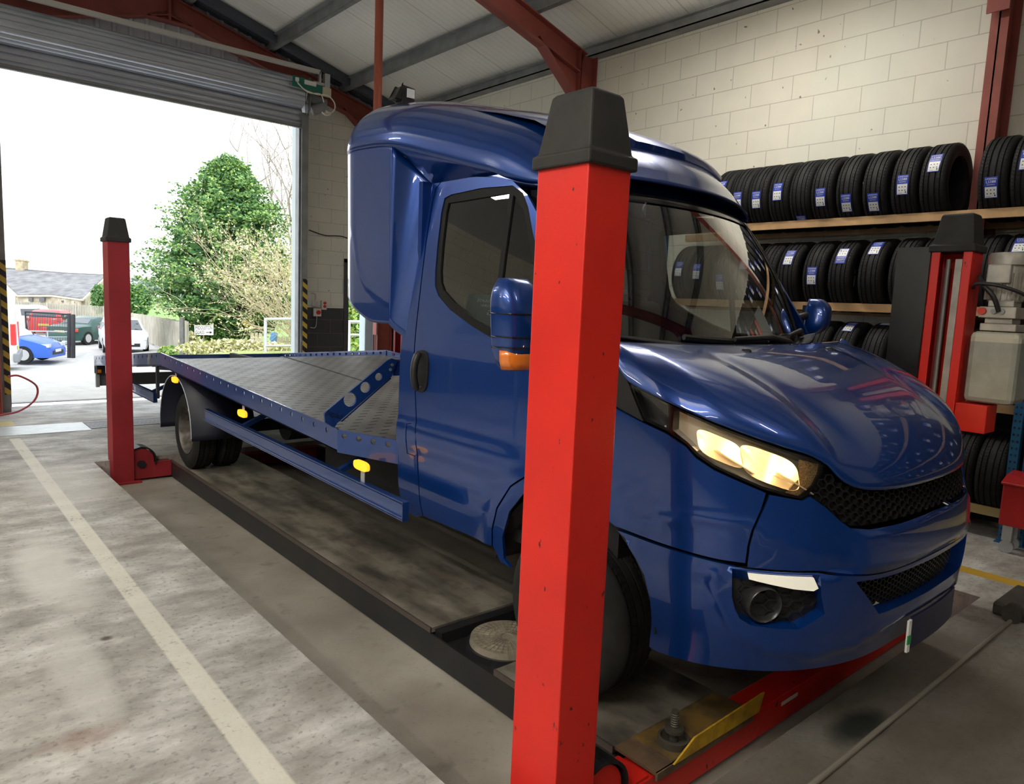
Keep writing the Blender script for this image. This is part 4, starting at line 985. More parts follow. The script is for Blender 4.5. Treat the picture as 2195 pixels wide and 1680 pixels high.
for sg in (1, -1):
    L = [(sg*a, b) for a, b in FOG]
    p = SB(); p.panel(Braw, L, lift=-.035, step=.04, thick=0); fg = p.build('fog_lamp_housing', BLACK, TR)
    honey(L, Braw, .03, .003, -.030).build('honeycomb', BLACK, fg)
    D = [(sg*a, b) for a, b in [(.95, .725), (.84, .725), (.731, .722), (.711, .684), (.728, .675), (.80, .682), (.861, .692), (.945, .706)]]
    p = SB(); p.panel(Braw, D, lift=.012, step=.04, thick=.03); p.build('daytime_lamp', mat('lamp_frosted', (.85, .82, .72), rough=.35, emit=(1, .93, .75), es=.25), fg)
    c = Braw(sg*.885, .612); n = nrm(Braw, sg*.885, .612); n = (n+Vector((0, -.6, 0))).normalized()
    m = MB(); ax = n; u = ax.orthogonal().normalized(); v = ax.cross(u)
    rows = []
    for rr, hh in ((.064, -.04), (.064, .02), (.060, .024), (.054, .018), (.050, -.01), (.0, -.022)):
        rows.append([c-n*.02+ax*hh+rr*(u*math.cos(2*PI*k/28)+v*math.sin(2*PI*k/28)) for k in range(28)])
    m.grid(rows, cv=True); m.build('fog_lamp', mat('fog_black', (.02, .02, .02), rough=.3), fg, smooth=50)
# ---- headlamps
REFL = mat('lamp_reflector', (.85, .76, .6), rough=.35, metal=.35)
for sg in (1, -1):
    L = [(sg*a, b) for a, b in LAMP]
    MAINL = [(sg*a, b) for a, b in [(1.17, 1.255), (.983, 1.197), (.791, 1.139), (.655, 1.10), (.668, 1.07), (.70, 1.031), (.758, .993), (.885, 1.022), (1.043, 1.079), (1.095, 1.11), (1.13, 1.143), (1.19, 1.18)]]
    SIDEL = [(sg*a, b) for a, b in [(1.36, 1.314), (1.20, 1.264), (1.215, 1.185), (1.31, 1.206)]]
    p = SB(); p.panel(Braw, L, lift=-.075, step=.05, thick=0); p.panel(Braw, L, [MAINL, SIDEL], lift=-.01, step=.04, thick=.07)
    hl = p.build('headlamp', GLOSSBLACK, TR)
    p = SB(); p.panel(Braw, MAINL, lift=-.068, step=.03, thick=0); p.build('reflector_back', REFL, hl)
    for (cs, cz, rs, rz) in ((1.015, 1.135, .080, .045), (.845, 1.083, .10, .056)):
        m = MB(); rows = []
        for i in range(9):
            q = i/8; rows.append([])
            for k in range(40):
                a = 2*PI*k/40; ca, sa = math.cos(a), math.sin(a); pw = .55     # rounded-rectangular bowl
                ex, ez = math.copysign(abs(ca)**pw, ca), math.copysign(abs(sa)**pw, sa)
                ss, zz = cs+rs*q*ex, cz+rz*q*ez+rs*q*ex*.30
                rows[-1].append(Braw(sg*ss, zz)+nrm(Braw, sg*ss, zz)*(-.064+.046*q**2.2))
        m.grid(rows, cv=True); m.build('reflector_bowl', REFL, hl, smooth=60)
        n = nrm(Braw, sg*cs, cz); b = Braw(sg*(cs-.02), cz-.012)-n*.045
        m = MB(); m.tube([b-n*.015, b-n*.005, b+n*.008, b+n*.014], [.008, .010, .009, .003], 12); m.build('bulb', mat('bulb_lit', (1, .9, .6), emit=(1, .72, .3), es=14), hl, smooth=60)
        for ds in (-.05, .05):
            l = bpy.data.lights.new('bulb_glow', 'POINT'); l.energy = .13; l.color = (1, .66, .27); l.shadow_soft_size = .012
            o = bpy.data.objects.new('bulb_glow', l); C.objects.link(o); o.location = Braw(sg*(cs+ds), cz+.3*ds)-n*.016; adopt(o, hl)
    m = MB()
    for s0 in (.905, .70, 1.10):
        rows = [[Braw(sg*(s0+.02*dz), zc_)+nrm(Braw, sg*s0, zc_)*q for q in (-.066, -.012)] for dz, zc_ in [(k, s0*.3+.825+(k-3)*.012) for k in range(7)]]
        m.grid(rows)
    m.build('divider', REFL, hl, thick=.004)
    TIPL = [(sg*a, b) for a, b in [(.725, 1.115), (.655, 1.10), (.668, 1.07), (.70, 1.031), (.758, .993), (.80, 1.003), (.745, 1.05)]]
    p = SB(); p.panel(Braw, TIPL, lift=-.02, step=.03, thick=.01); p.build('tip_shade', mat('lamp_speckle', (.20, .14, .07), rough=.4, noise=.8, nscale=220), hl)
    p = SB(); p.panel(Braw, SIDEL, lift=-.05, step=.04, thick=0); p.build('indicator_back', mat('smoked', (.02, .02, .022), rough=.3), hl)
    p = SB(); p.panel(Braw, L, lift=.002, step=.03, thick=0); p.build('lens', GLASSC, hl)
# ---- bonnet
LIP = [(0, .992), (.148, .992), (.30, .994), (.42, .998), (.50, 1.006), (.565, 1.024), (.61, 1.055), (.640, 1.095), (.70, 1.128), (.791, 1.153), (.89, 1.183), (.983, 1.212), (1.09, 1.246), (1.187, 1.276), (1.28, 1.304), (1.372, 1.33), (1.43, 1.39), (1.53, 1.43)]
_lipn = np.array(LIP)
def lip(t):
    d = np.r_[0, np.cumsum(np.hypot(*np.diff(_lipn, axis=0).T))]; d /= d[-1]
    q = np.linspace(0, 1, 241); S = np.interp(q, d, _lipn[:, 0]); Z = np.interp(q, d, _lipn[:, 1])
    return float(np.interp(t, q, S)), float(np.interp(t, q, _sm(Z)))
def _sm(Z, w=9):
    P = np.r_[Z[w:0:-1], Z, 2*Z[-1]-Z[-2:-w-2:-1]]; k = np.hanning(2*w+1); k /= k.sum()
    return np.convolve(P, k, 'valid')
HD = []
NT_, NV = 56, 44
def hood_pt(t, v):
    sg = -1 if t < 0 else 1; a = abs(t)
    s, z = lip(a); Lp = Braw(s, z)+nrm(Braw, s, z)*.006; uL = CX-Lp.x
    uR = .93*min(1, (uL/.97))**1.0; yR = 1.775+.06*(uR/.93)**2; zR = 1.452+.012*(uR/.93)**2
    Rv = Vector((uR, yR, zR)); Lv = Vector((uL, Lp.y, Lp.z)); g = Rv.y-Lv.y; h = Rv.z-Lv.z
    C1 = Vector((uR+(uL-uR)*.3, Rv.y-.45*g, Rv.z-.13*h)); C2 = Vector((uL-.0, Lv.y+.0*min(1, h/.4), Lv.z+.36*h))
    if uL > .9:
        q = min(1, (uL-.9)/.07); C1 = C1.lerp(Rv.lerp(Lv, .33)+Vector((.0, 0, .03)), q); C2 = C2.lerp(Rv.lerp(Lv, .66)+Vector((.012, 0, .045)), q)
    p = Rv*(1-v)**3+C1*3*v*(1-v)**2+C2*3*v*v*(1-v)+Lv*v**3
    # raised centre between two converging creases
    uc = .50-.13*v
    if v < .93: p.z += .009*sstep(uc+.10, uc-.02, p.x)*sstep(0, .2, v)*sstep(.95, .6, v)
    return Vector((CX-sg*p.x, p.y, p.z))
rows = []
for i in range(-NT_, NT_+1):
    t = i/NT_; rows.append([hood_pt(t, j/NV) for j in range(NV+1)])
m = MB(); m.grid(rows); bon = m.build('bonnet', BLUE, TR, smooth=60, thick=.012)
m = MB()
for u in (.28, -.47):
    q = Vector((CX-u, 1.67, 1.437)); m.box(q, (.055, .03, .016)); 
    mm = MB(); mm.lathe([(0, .014), (.014, .013), (.022, .004), (.024, -.01)], q, 'Z', 16); mm.build('washer_nozzle', BLACK, bon, smooth=60)
# ---- windscreen
def wrow(k, n=40):
    """k 0 base .. 1 header"""
    out = []
    for i in range(n+1):
        a = -1+2*i/n
        ub, uh = .93*a, .765*a
        yb, zb = 1.84+.24*a*a, 1.40+.07*a*a
        yh, zh = 2.225+.15*a*a, 2.115-.012*a*a
        u = ub+(uh-ub)*k; y = yb+(yh-yb)*k; z = zb+(zh-zb)*k; bl = .035*math.sin(PI*k)
        out.append(Vector((CX-u, y-bl*.85, z+bl*.5)))
    return out
m = MB(); m.grid([wrow(k/14) for k in range(15)]); ws = m.build('windscreen', GLASSW, TR, smooth=80)
for sgn in (1, -1):
    m = MB(); rows = []
    for k in range(15):
        r_ = wrow(k/14); e = r_[0 if sgn > 0 else -1]; e2 = r_[2 if sgn > 0 else -3]; o_ = (e-e2).normalized()
        rows.append([e2+Vector((0, -.004, .003)), e+Vector((0, -.004, .003)), e+o_*.05+Vector((0, .02, 0)), e+o_*.075+Vector((0, .07, 0))])
    m.grid(rows); m.build('windscreen_pillar', GLOSSBLACK, TR, smooth=50, thick=.01)
m = MB(); top = wrow(1.0); t2_ = wrow(.965); m.grid([[q+Vector((0, -.005, .004)) for q in t2_], [q+Vector((0, -.005, .006)) for q in top], [q+Vector((0, .02, .025)) for q in top]]); m.build('header_seal', GLOSSBLACK, TR, smooth=50)
# scuttle and wipers
m = MB(); r0 = wrow(0); r1 = wrow(.10)
m.grid([[Vector((q.x, q.y-.10, q.z+.03)) for q in r0], [q+Vector((0, -.012, .01)) for q in r0], [q+Vector((0, -.006, .006)) for q in wrow(.05)]]); m.build('scuttle', BLACK, TR, smooth=50, thick=.01)
def wiper(a0, k0, a1, k1, a2, k2, name):
    def P(a, k, l=.02): r = wrow(k); i = (a+1)/2*40; j = int(i); q = r[j].lerp(r[min(40, j+1)], i-j); return q+Vector((0, -l*.85, l*.55))
    m = MB(); m.tube([P(a0, k0, .03), P((a0+a1)/2, (k0+k1)/2+.015, .06), P(a1, k1, .035)], [.018, .015, .011], 8); w_ = m.build('wiper', BLACK, TR, smooth=60)
    m = MB()
    n = 12; A = [P(a1+(a2-a1)*(i/n-.5)*2*.5-0, k1+(k2-k1)*(i/n-.5), .016) for i in range(n+1)]
    m.tube(A, .014, 6); m.build('blade', BLACK, w_)
wiper(-.52, .03, .12, .075, .78, .085, 'wiper'); wiper(-.92, .03, -.52, .07, -.12, .10, 'wiper')
# ---- interior
m = MB(); m.span((CX-.88, 1.85, .50), (CX+.88, 3.18, .56)); m.span((CX-.90, 3.16, .5), (CX+.90, 3.2, 1.55)); m.span((CX-.80, 3.16, 1.5), (CX+.80, 3.2, 2.2))
m.span((CX-.88, 1.80, .5), (CX+.88, 1.86, 1.36)); m.build('cab_floor', DARK, TR)
m = MB(); m.prism([(1.86, 1.0), (1.86, 1.37), (2.12, 1.41), (2.30, 1.34), (2.34, 1.15), (2.20, 1.0)], CX-.90, CX+.90, 'X'); m.build('dashboard', DARK, TR, bevel=.02)
m = MB(); ctr = Vector((CX-.45, 2.5, 1.36)); ax = Vector((0, .45, .9)).normalized(); uu = Vector((1, 0, 0)); vv = ax.cross(uu)
m.tube([ctr+.21*(uu*math.cos(2*PI*k/32)+vv*math.sin(2*PI*k/32)) for k in range(32)], .016, 8, closed=True); m.bar(ctr-uu*.2, ctr+uu*.2, .04, .02); m.bar(ctr, ctr-ax*.35, .05, .05); m.build('steering_wheel', BLACK, TR, smooth=60)
for u, wd in ((.50, .50), (-.18, .42), (-.62, .42)):
    m = MB(); x = CX-u; m.span((x-wd/2, 2.45, .85), (x+wd/2, 2.98, 1.02)); st = m.build('seat', mat('seat_fabric', (.02, .02, .022), rough=.9), TR, bevel=.04)
    m = MB(); m.box((x, 2.99, 1.33), (wd*.95, .12, .64), Matrix.Rotation(math.radians(-10), 3, 'X')); m.build('backrest', MAT['seat_fabric'], st, bevel=.04)
    m = MB(); m.box((x, 3.05, 1.76), (.26, .09, .17), Matrix.Rotation(math.radians(-8), 3, 'X')); m.build('headrest', MAT['seat_fabric'], st, bevel=.035)
m = MB(); q = wrow(.9)[20]; m.box((q.x, q.y+.09, q.z-.02), (.24, .03, .075)); m.build('rear_view_mirror', BLACK, TR, bevel=.012)
m = MB(); m.span((CX-.70, 1.25, .45), (CX+.70, 1.80, 1.18)); m.build('engine_bay', DARK, TR)
# ---- roof and sleeper pod
_H = smoothT([(2.24, 2.20), (2.30, 2.285), (2.45, 2.40), (2.6, 2.475), (2.8, 2.55), (3.0, 2.615), (3.3, 2.69), (3.6, 2.745), (3.85, 2.775), (4.05, 2.785)])
_W = smoothT([(2.24, .79), (2.45, .845), (2.7, .90), (3.0, .965), (3.2, 1.005), (3.35, 1.03), (3.6, 1.035), (4.05, 1.03)])
_Zl = smoothT([(2.24, 2.13), (2.45, 2.155), (2.7, 2.205), (3.0, 2.285), (3.35, 2.375), (3.6, 2.40), (4.05, 2.41)])
YR_ = 3.93
def roof_pt(y, a):
    """a -1..1 across; rear corner rounded"""
    H, W, Zl = _H(y), _W(y), _Zl(y)
    rr = .20; q = max(0, y-(YR_-rr)); k = math.sqrt(max(0, rr*rr-q*q))/rr if q > 0 else 1
    H2 = H-.30*(1-k); W2 = W-.10*(1-k)
    th = a*PI/2; p_ = .62; u = W2*math.copysign(abs(math.sin(th))**p_, th); z = Zl+(H2-Zl)*abs(math.cos(th))**.78
    yy = y-.09*(1-abs(a)**2.)*0+ (-.16*(abs(a)**3) if False else 0)
    front = sstep(2.75, 2.25, y); yy += front*.15*(u/.8)**2
    return Vector((CX-u, yy, z))
ys = [2.235, 2.25, 2.28, 2.32, 2.37, 2.42, 2.44]+list(np.linspace(2.5, 3.7, 26))+list(YR_-.20+.20*np.sin(np.linspace(.05, 1, 10)*PI/2))
m = MB(); m.grid([[roof_pt(y, -1+2*i/64) for i in range(65)] for y in ys]); rf = m.build('roof_pod', BLUE, TR, smooth=50, thick=.012)
# visor lip of the pod over the cab roof
m = MB(); m.grid([[roof_pt(y, -.48+.96*i/50)+Vector((0, 0, dz)) for i in range(51)] for y, dz in ((2.425, -.004), (2.415, .046), (2.45, .054), (2.60, .046), (2.85, .022), (3.1, .002))]); m.build('pod_visor', BLUE, rf, smooth=60)
# overhang underside, slanted cheek, side wall, rear wall, floor of the pod
def cabtop(y):
    return .866, 2.205+.0*y
for sg in (1, -1):
    X = lambda u: CX-sg*u
    m = MB()
    yy = list(np.linspace(2.30, 3.34, 22)); rows = []
    for y in yy:
        p = roof_pt(y, 1.0); u0, z0 = CX-p.x, p.z; yc_ = min(p.y, 3.20); u1, z1 = .862, 2.19
        if y < 2.6: z1 = min(z1, z0-.005); u1 = min(u1, u0-.005); yc_ = p.y
        rows.append([Vector((X(u0), p.y, z0)), Vector((X((u0*2+u1)/3), (p.y*2+yc_)/3, z0*.62+z1*.38+.02)), Vector((X(u1), yc_, z1))])
    m.grid(rows); m.build('pod_underside', BLUE, TR, smooth=50, thick=.006)
    def cheek(a, b):            # a 0 pod crease .. 1 cab; b 0 bottom .. 1 top
        P0 = Vector((1.03, 3.34, 1.46+(2.372-1.46)*b)); z1 = 1.39+(2.195-1.39)*b
        P1 = Vector((_wz(z1)*1.0-.006, 3.24-.05*b, z1)); q = P0.lerp(P1, a); q.x -= .028*math.sin(PI*a)*b; q.y -= -.02*math.sin(PI*a)
        return Vector((X(q.x), q.y, q.z))
    m = MB(); m.grid([[cheek(i/12, j/20) for j in range(21)] for i in range(13)]); m.build('pod_cheek', BLUE, TR, smooth=50, thick=.006)
    def side(y, b):
        zb = 1.46+.12*sstep(3.5, YR_, y)*1.0; zt = _Zl(y)+.004
        z = zb+(zt-zb)*b; rr = .20; q = max(0, y-(YR_-rr)); k = math.sqrt(max(0, rr*rr-q*q))/rr if q > 0 else 1
        u = 1.032-.10*(1-k)-.012*(1-b)
        if q > 0 and b < .12: z += .10*(1-k)
        d = pdist((y, z), [(3.76, 2.36), (3.755, 1.98), (3.70, 1.76), (3.60, 1.66), (3.36, 1.57)]); u += .005*max(0, 1-d/.016)
        return Vector((X(u), y, z))
    yy = list(np.linspace(3.34, YR_-.20, 24))+list(YR_-.20+.20*np.sin(np.linspace(.05, 1, 10)*PI/2))
    m = MB(); m.grid([[side(y, j/46) for j in range(47)] for y in yy]); m.build('pod_side', BLUE, TR, smooth=50, thick=.006)
m = MB(); rows = []
for j in range(12):
    b = j/11; z = 1.68+(_Zl(YR_)-1.68)*b; rows.append([(CX-(.92+.012*b)*a, YR_+.02*(1-a*a), z) for a in np.linspace(-1, 1, 21)])
top = [roof_pt(YR_, -1+2*i/20) for i in range(21)][::-1]
rows.append([(CX-.93*a, YR_+.02*(1-a*a), _H(YR_)-.31-.02*a*a) for a in np.linspace(-1, 1, 21)])
m.grid(rows); m.build('pod_rear', BLUE, TR, smooth=50, thick=.006)
m = MB(); m.add([(CX-1.0, 3.34, 1.465), (CX+1.0, 3.34, 1.465), (CX+.93, 3.9, 1.66), (CX-.93, 3.9, 1.66), (CX-.97, 3.2, 1.39), (CX+.97, 3.2, 1.39)], [(0, 1, 2, 3), (4, 5, 1, 0)]); m.build('pod_floor', BLUE, TR, thick=.01)
m = MB(); m.span((CX-.96, 3.2, .5), (CX+.96, 3.235, 1.42)); m.span((CX-.93, 3.2, 1.42), (CX+.93, 3.235, 2.2)); m.build('cab_rear', BLUE, TR)
# work lamp on the pod roof
wl_p = Vector((CX-.70, 3.78, 2.755))
m = MB(); m.span((wl_p.x-.04, wl_p.y-.05, wl_p.z-.04), (wl_p.x+.05, wl_p.y+.03, wl_p.z+.06)); m.prism([(wl_p.x-.09, wl_p.z-.02), (wl_p.x-.04, wl_p.z-.02), (wl_p.x-.04, wl_p.z+.06)], wl_p.y-.05, wl_p.y+.03, 'Y'); wk = m.build('work_lamp', BLACK, TR, bevel=.006)
m = MB(); m.span((wl_p.x-.01, wl_p.y-.056, wl_p.z-.0), (wl_p.x+.04, wl_p.y-.05, wl_p.z+.05)); m.build('lamp_face', mat('work_lamp_face', (.9, .92, .95), rough=.2), wk)
# ---- mirrors
for sg in (1, -1):
    X = lambda u: CX-sg*u
    m = MB(); cxm, ym = (1.235, 2.07) if sg > 0 else (1.14, 2.12)
    rows = []
    for k in range(19):
        b = k/18; z = 1.345+.345*b if sg > 0 else 1.49+.21*b; hw = (.105 if sg > 0 else .062)*(1-abs(2*b-1)**4*.45); dp = .105*(1-abs(2*b-1)**3*.6)
        zz = .0
        rows.append([Vector((X(cxm+hw*math.copysign(abs(math.cos(a))**.6, math.cos(a))+.03*b), ym+(-dp*abs(math.sin(a))**.7 if math.sin(a) < 0 else .03*math.sin(a)), z)) for a in [2*PI*i/36 for i in range(36)]])
    m.grid(rows, cv=True); m.add(rows[0], [tuple(range(36))]); m.add(rows[-1], [tuple(range(36))]); mr = m.build('door_mirror', BLUE, TR, smooth=50)
    for zc in ((1.56, 1.475, 1.435) if sg > 0 else ()):
        m = MB(); k = (zc-1.345)/.345; hw = .107*(1-abs(2*k-1)**4*.45); dp = .107*(1-abs(2*k-1)**3*.6)
        m.tube([Vector((X(cxm+hw*math.copysign(abs(math.cos(a))**.6, math.cos(a))+.03*k), ym+(-dp*abs(math.sin(a))**.7 if math.sin(a) < 0 else .03*math.sin(a)), zc)) for a in [2*PI*i/36 for i in range(36)]], .003, 5, closed=True); m.build('seam', GLOSSBLACK, mr)
    if sg > 0:
        m = MB(); zi = 1.385 if sg > 0 else 1.475; rows = [[Vector((X(cxm+(.104-.05*b)*math.copysign(abs(math.cos(a))**.6, math.cos(a))), ym-.082*abs(math.sin(a))**.7-.004, zi+.05*q)) for a in np.linspace(-PI*.02-.2, -PI*.55, 10)] for q, b in ((-.6, .2), (0, 0.0), (.35, -.02), (.8, -.04))]
        m.grid(rows); m.build('indicator', AMBERC, mr, smooth=60, thick=.01)
    m = MB(); m.span(*[(min(X(cxm-.045), X(cxm+.06)), ym+.02, 1.37 if sg > 0 else 1.51), (max(X(cxm-.045), X(cxm+.06)), ym+.035, 1.66)]); m.build('mirror_glass', CHROME, mr)
    m = MB(); m.tube([(X(1.15), ym-.01, 1.40), (X(1.03), ym-.03, 1.42), (X(.96), ym-.02, 1.45)], .03, 10); m.tube([(X(1.17), ym-.01, 1.62), (X(1.03), ym+.03, 1.58), (X(.95), ym+.06, 1.55)], .022, 10); m.build('mirror_arm', BLACK, mr, smooth=60)
# number plate blanked in navy with a strip of its edge showing
def plate_surf(a, z): q = Braw(a, .5); return Vector((q.x, q.y-.018, z))
p = SB(); p.panel(plate_surf, [(.168, .487), (.174, .36), (-.345, .36), (-.345, .487)], step=.06, thick=.008); np_ = p.build('number_plate', NAVY, TR)
p = SB(); p.panel(plate_surf, [(.195, .478), (.19, .352), (.168, .352), (.172, .48)], step=.06, thick=.008, lift=.002); e_ = p.build('plate_edge', WHITE, np_)
p = SB(); p.panel(plate_surf, [(.196, .42), (.194, .385), (.168, .385), (.169, .42)], step=.06, thick=.004, lift=.004); p.build('green_band', mat('plate_green', (.02, .3, .08)), np_)
# ---- wheels
def wheel(x, y, z, R, Wd, sg, kind, name='wheel'):
    """sg +1: outer face towards -X"""
    w_ = bpy.data.objects.new(name, None); C.objects.link(w_); w_.empty_display_size = .1; adopt(w_, TR)
    def add(m, nm, ma, sm=40): o = m.build(nm, ma, None, smooth=sm); o.parent = w_; return o
    h = Wd/2; o = (x, y, z)
    pr = [(.205, -h+.03), (.215, -h+.012), (.24, -h+.002), (.275, -h-.004), (.305, -h+.004), (R-.022, -h+.014), (R-.008, -h+.026)]
    for g in (-.062, -.022, .022, .062): pr += [(R-.002, g-.008), (R-.002, g-.005), (R-.012, g-.004), (R-.012, g+.004), (R-.002, g+.005), (R-.002, g+.008)]
    pr += [(a, -b) for a, b in pr[6::-1]]+[(.2, h-.05), (.2, -h+.05)]
    pr = [(a, -sg*b) for a, b in pr]
    m = MB(); m.lathe(pr, o, 'X', 80, ring=True)
    for k in range(64):
        a = 2*PI*k/64
        for b0, b1, sl in ((h-.034, h-.052, .012), (-h+.034, -h+.052, .012), (.028, .056, -.012), (-.056, -.028, .012)):
            P = [(x+b, y+(R+.0003)*math.cos(a+d), z+(R+.0003)*math.sin(a+d)) for b, d in ((b0, 0), (b1, sl), (b1, sl+.022), (b0, .022))]
            m.add(P, [(0, 1, 2, 3)], 1)
    add(m, 'tyre', [RUBBERD, mat('groove_black', (.002, .002, .002))], 35)
    m = MB(); e = -h*1.0
    if kind == 'rear':
        pr = [(.214, e+.02), (.208, e+.008), (.2, e+.02), (.19, e+.05), (.178, e+.10), (.168, e+.115), (.09, e+.125), (.085, e+.085), (.07, e+.07), (0, e+.065)]
    else:
        pr = [(.214, e+.02), (.208, e+.01), (.198, e+.022), (.185, e+.05), (.16, e+.06), (.13, e+.035), (.10, e+.03), (.075, e+.03), (.07, e+.012), (0, e+.008)]
    m.lathe([(a, sg*b) for a, b in pr], o, 'X', 48); rim = add(m, 'rim', STEELRIM if kind == 'rear' else DARKRIM)
    m = MB()
    for k in range(6):
        a = 2*PI*k/6; c = Vector((x+sg*(e+(.115 if kind == 'rear' else .03)), y+.115*math.cos(a), z+.115*math.sin(a))); m.cyl(c, c+Vector((-sg*.02, 0, 0)), .014, n=6)
    q = m.build('wheel_nuts', GALVDARK, None); q.parent = rim
    m = MB()
    for k in range(6):
        a = 2*PI*(k+.5)/6; c = Vector((x+sg*(e+(.112 if kind == 'rear' else .043)), y+.143*math.cos(a), z+.143*math.sin(a))); m.cyl(c, c+Vector((-sg*.004, 0, 0)), .022, n=14)
    q = m.build('vent_holes', mat('hole_black', (.003, .003, .003)), None); q.parent = rim
    return w_
WZC = -.02+.345
for sg in (1, -1):
    wheel(CX-sg*.875, 2.0, WZC, .345, .215, sg, 'front')
    wheel(CX-sg*.985, 6.76, WZC, .345, .19, sg, 'rear'); wheel(CX-sg*.755, 6.76, WZC, .345, .19, sg, 'rear')
# wheel housings
HOUS = mat('housing_black', (.012, .012, .013), rough=.8)
for sg in (1, -1):
    m = MB(); rows = []
    for k in range(25):
        a = .12+(PI-.24)*k/24; rows.append([(CX-sg*u, 2.0+.47*math.cos(a), .36+.47*math.sin(a)) for u in (.96, .62)])
    m.grid(rows); m.build('wheel_housing', HOUS, TR, smooth=60, thick=.006)
# ---- chassis
m = MB()
for sg in (1, -1): m.span((CX-sg*.45-.03, 1.6, .60), (CX-sg*.45+.03, 9.9, .76))
for y in (2.6, 4.2, 5.6, 7.6, 9.3): m.span((CX-.45, y-.04, .63), (CX+.45, y+.04, .73))
m.build('chassis_frame', HOUS, TR)
m = MB(); m.cyl((CX-.9, 6.76, WZC), (CX+.9, 6.76, WZC), .06, n=16); m.cyl((CX-.14, 6.76, WZC), (CX+.14, 6.76, WZC), .17, n=24); m.cyl((CX, 3.2, .58), (CX, 6.6, .40), .045, n=12); m.build('rear_axle', HOUS, TR, smooth=40)
m = MB(); m.cyl((CX-.85, 2.0, WZC), (CX+.85, 2.0, WZC), .05, n=16); m.build('front_axle', HOUS, TR)
m = MB(); m.span((2.30, 3.5, .38), (2.56, 4.7, .66)); m.build('fuel_tank', HOUS, TR, bevel=.03)
m = MB(); m.span((3.6, 3.5, .40), (3.95, 4.6, .66)); m.build('battery_box', HOUS, TR, bevel=.02)
# ---- bed
BX0, BX1 = 1.842, 2*CX-1.842
ZT = [(3.25, .838), (3.60, .862), (7.06, 1.008), (7.12, 1.006), (10.0, .735)]
def zt(y): return interp(ZT, y)
DROP = .062
t = NT('bed_deck')
ry = t.math('MULTIPLY', t.y, 1/.08); row = t.math('FLOOR', ry); fy = t.math('FRACT', ry)
rx = t.math('ADD', t.math('MULTIPLY', t.x, 1/.12), t.math('MULTIPLY', t.math('MODULO', row, 2.), .5)); fx = t.math('FRACT', rx)
slot = t.math('MULTIPLY', t.band(fx, .26, .74, .03), t.band(fy, .36, .64, .04))
nz = t.noise(5, 6); nz2 = t.noise(1.2, 4, t.comb(t.math('MULTIPLY', t.x, 4.), t.y, 0.))
cc = t.ramp(t.math('ADD', t.math('MULTIPLY', nz, .5), t.math('MULTIPLY', nz2, .5)), [(.35, (.13, .13, .128)), (.6, (.21, .21, .205))])
cc = t.mix(slot, cc, (.006, .006, .006)); t.l.new(cc, t.b.inputs['Base Color']); t.b.inputs['Metallic'].default_value = .35
t.put(t.b.inputs['Roughness'], t.ramp(nz, [(.3, (.36, .36, .36)), (.7, (.5, .5, .5))])); t.bump(t.math('MULTIPLY', slot, -1.), .6, .01)
FRONT = [(BX0, 3.60), (2.03, 3.27), (2*CX-2.03, 3.27), (BX1, 3.60)]
m = MB()
rows = []
for y in (3.27, 3.43, 3.60, 4.4, 5.3, 6.2, 6.8, 7.0, 7.1, 7.3, 8, 9, 9.98):
    k = max(0, (3.60-y)/.33); xa = BX0+.188*k+.006; xb = BX1-.188*k-.006
    rows.append([(xa+(xb-xa)*i/12, y, zt(y)-DROP) for i in range(13)])
m.grid(rows); m.build('deck', MAT['bed_deck'], TR, thick=.006)
m = MB()
for y0, y1 in ((3.28, 7.09), (7.09, 9.97)): m.bar((CX, y0, zt(y0)-DROP+.002), (CX, y1, zt(y1)-DROP+.002), .03, .012)
m.build('deck_seam', mat('seam_black', (.01, .01, .011), rough=.6), TR)
def rail(x, sgn):
    """side rail: plate with a row of holes under its folded top edge"""
    p = SB()
    def sf(a, b): return Vector((x, a, zt(a)+b))
    for y0, y1, h, st in ((3.60, 7.08, .122, .16), (7.085, 9.99, .112, .165)):
        holes = []
        k = int((y1-y0-.1)/st)
        for i in range(k):
            yy = y0+.13+i*st; r_ = .016
            holes.append([(yy+r_*math.cos(2*PI*j/10), -.030+r_*math.sin(2*PI*j/10)) for j in range(10)])
        p.panel(sf, [(y0, -h), (y1, -h), (y1, 0), (y0, 0)], holes, step=.5, thick=.006)
    r_ = p.build('side_rail', BLUE2, TR)
    m = MB()
    for y0, y1 in ((3.60, 7.08), (7.085, 9.99)):
        m.bar((x+sgn*.004, y0, zt(y0)), (x+sgn*.004, y1, zt(y1)), .012, .006)
        m.bar((x+sgn*.03, y0, zt(y0)-.119), (x+sgn*.03, y1, zt(y1)-.115), .06, .006)
    m.build('rail_flange', BLUE2, r_); return r_
rail(BX0, 1); rail(BX1, -1)
for sg in (1, -1):
    X = lambda u: CX-sg*u
    a = Vector((X(CX-BX0), 3.60, 0)); b = Vector((X(CX-2.03), 3.27, 0)); d = (b-a)
    def sf(q, h): P = a+d*q; return Vector((P.x, P.y, zt(P.y)+h))
    p = SB(); p.panel(sf, [(0, -.13), (1, -.13), (1, 0), (0, 0)], [[(c+.043*math.cos(2*PI*j/10), -.032+.016*math.sin(2*PI*j/10)) for j in range(10)] for c in (.12, .36, .60, .84)], step=.5, thick=.006); p.build('corner_rail', BLUE2, TR)
m = MB(); m.span((2.03, 3.265, zt(3.27)-.13), (2*CX-2.03, 3.275, zt(3.27))); m.build('front_rail', BLUE2, TR)
# bed subframe
m = MB()
for y in np.arange(3.9, 9.9, .6): m.span((BX0+.03, y-.03, zt(y)-.13), (BX1-.03, y+.03, zt(y)-DROP-.006))
for x in (CX-.45, CX+.45): m.bar((x, 3.4, zt(3.4)-.13), (x, 7.1, zt(7.1)-.16), .06, .12); m.bar((x, 7.1, zt(7.1)-.16), (x, 9.9, zt(9.9)-.13), .06, .12)
m.build('subframe', HOUS, TR)
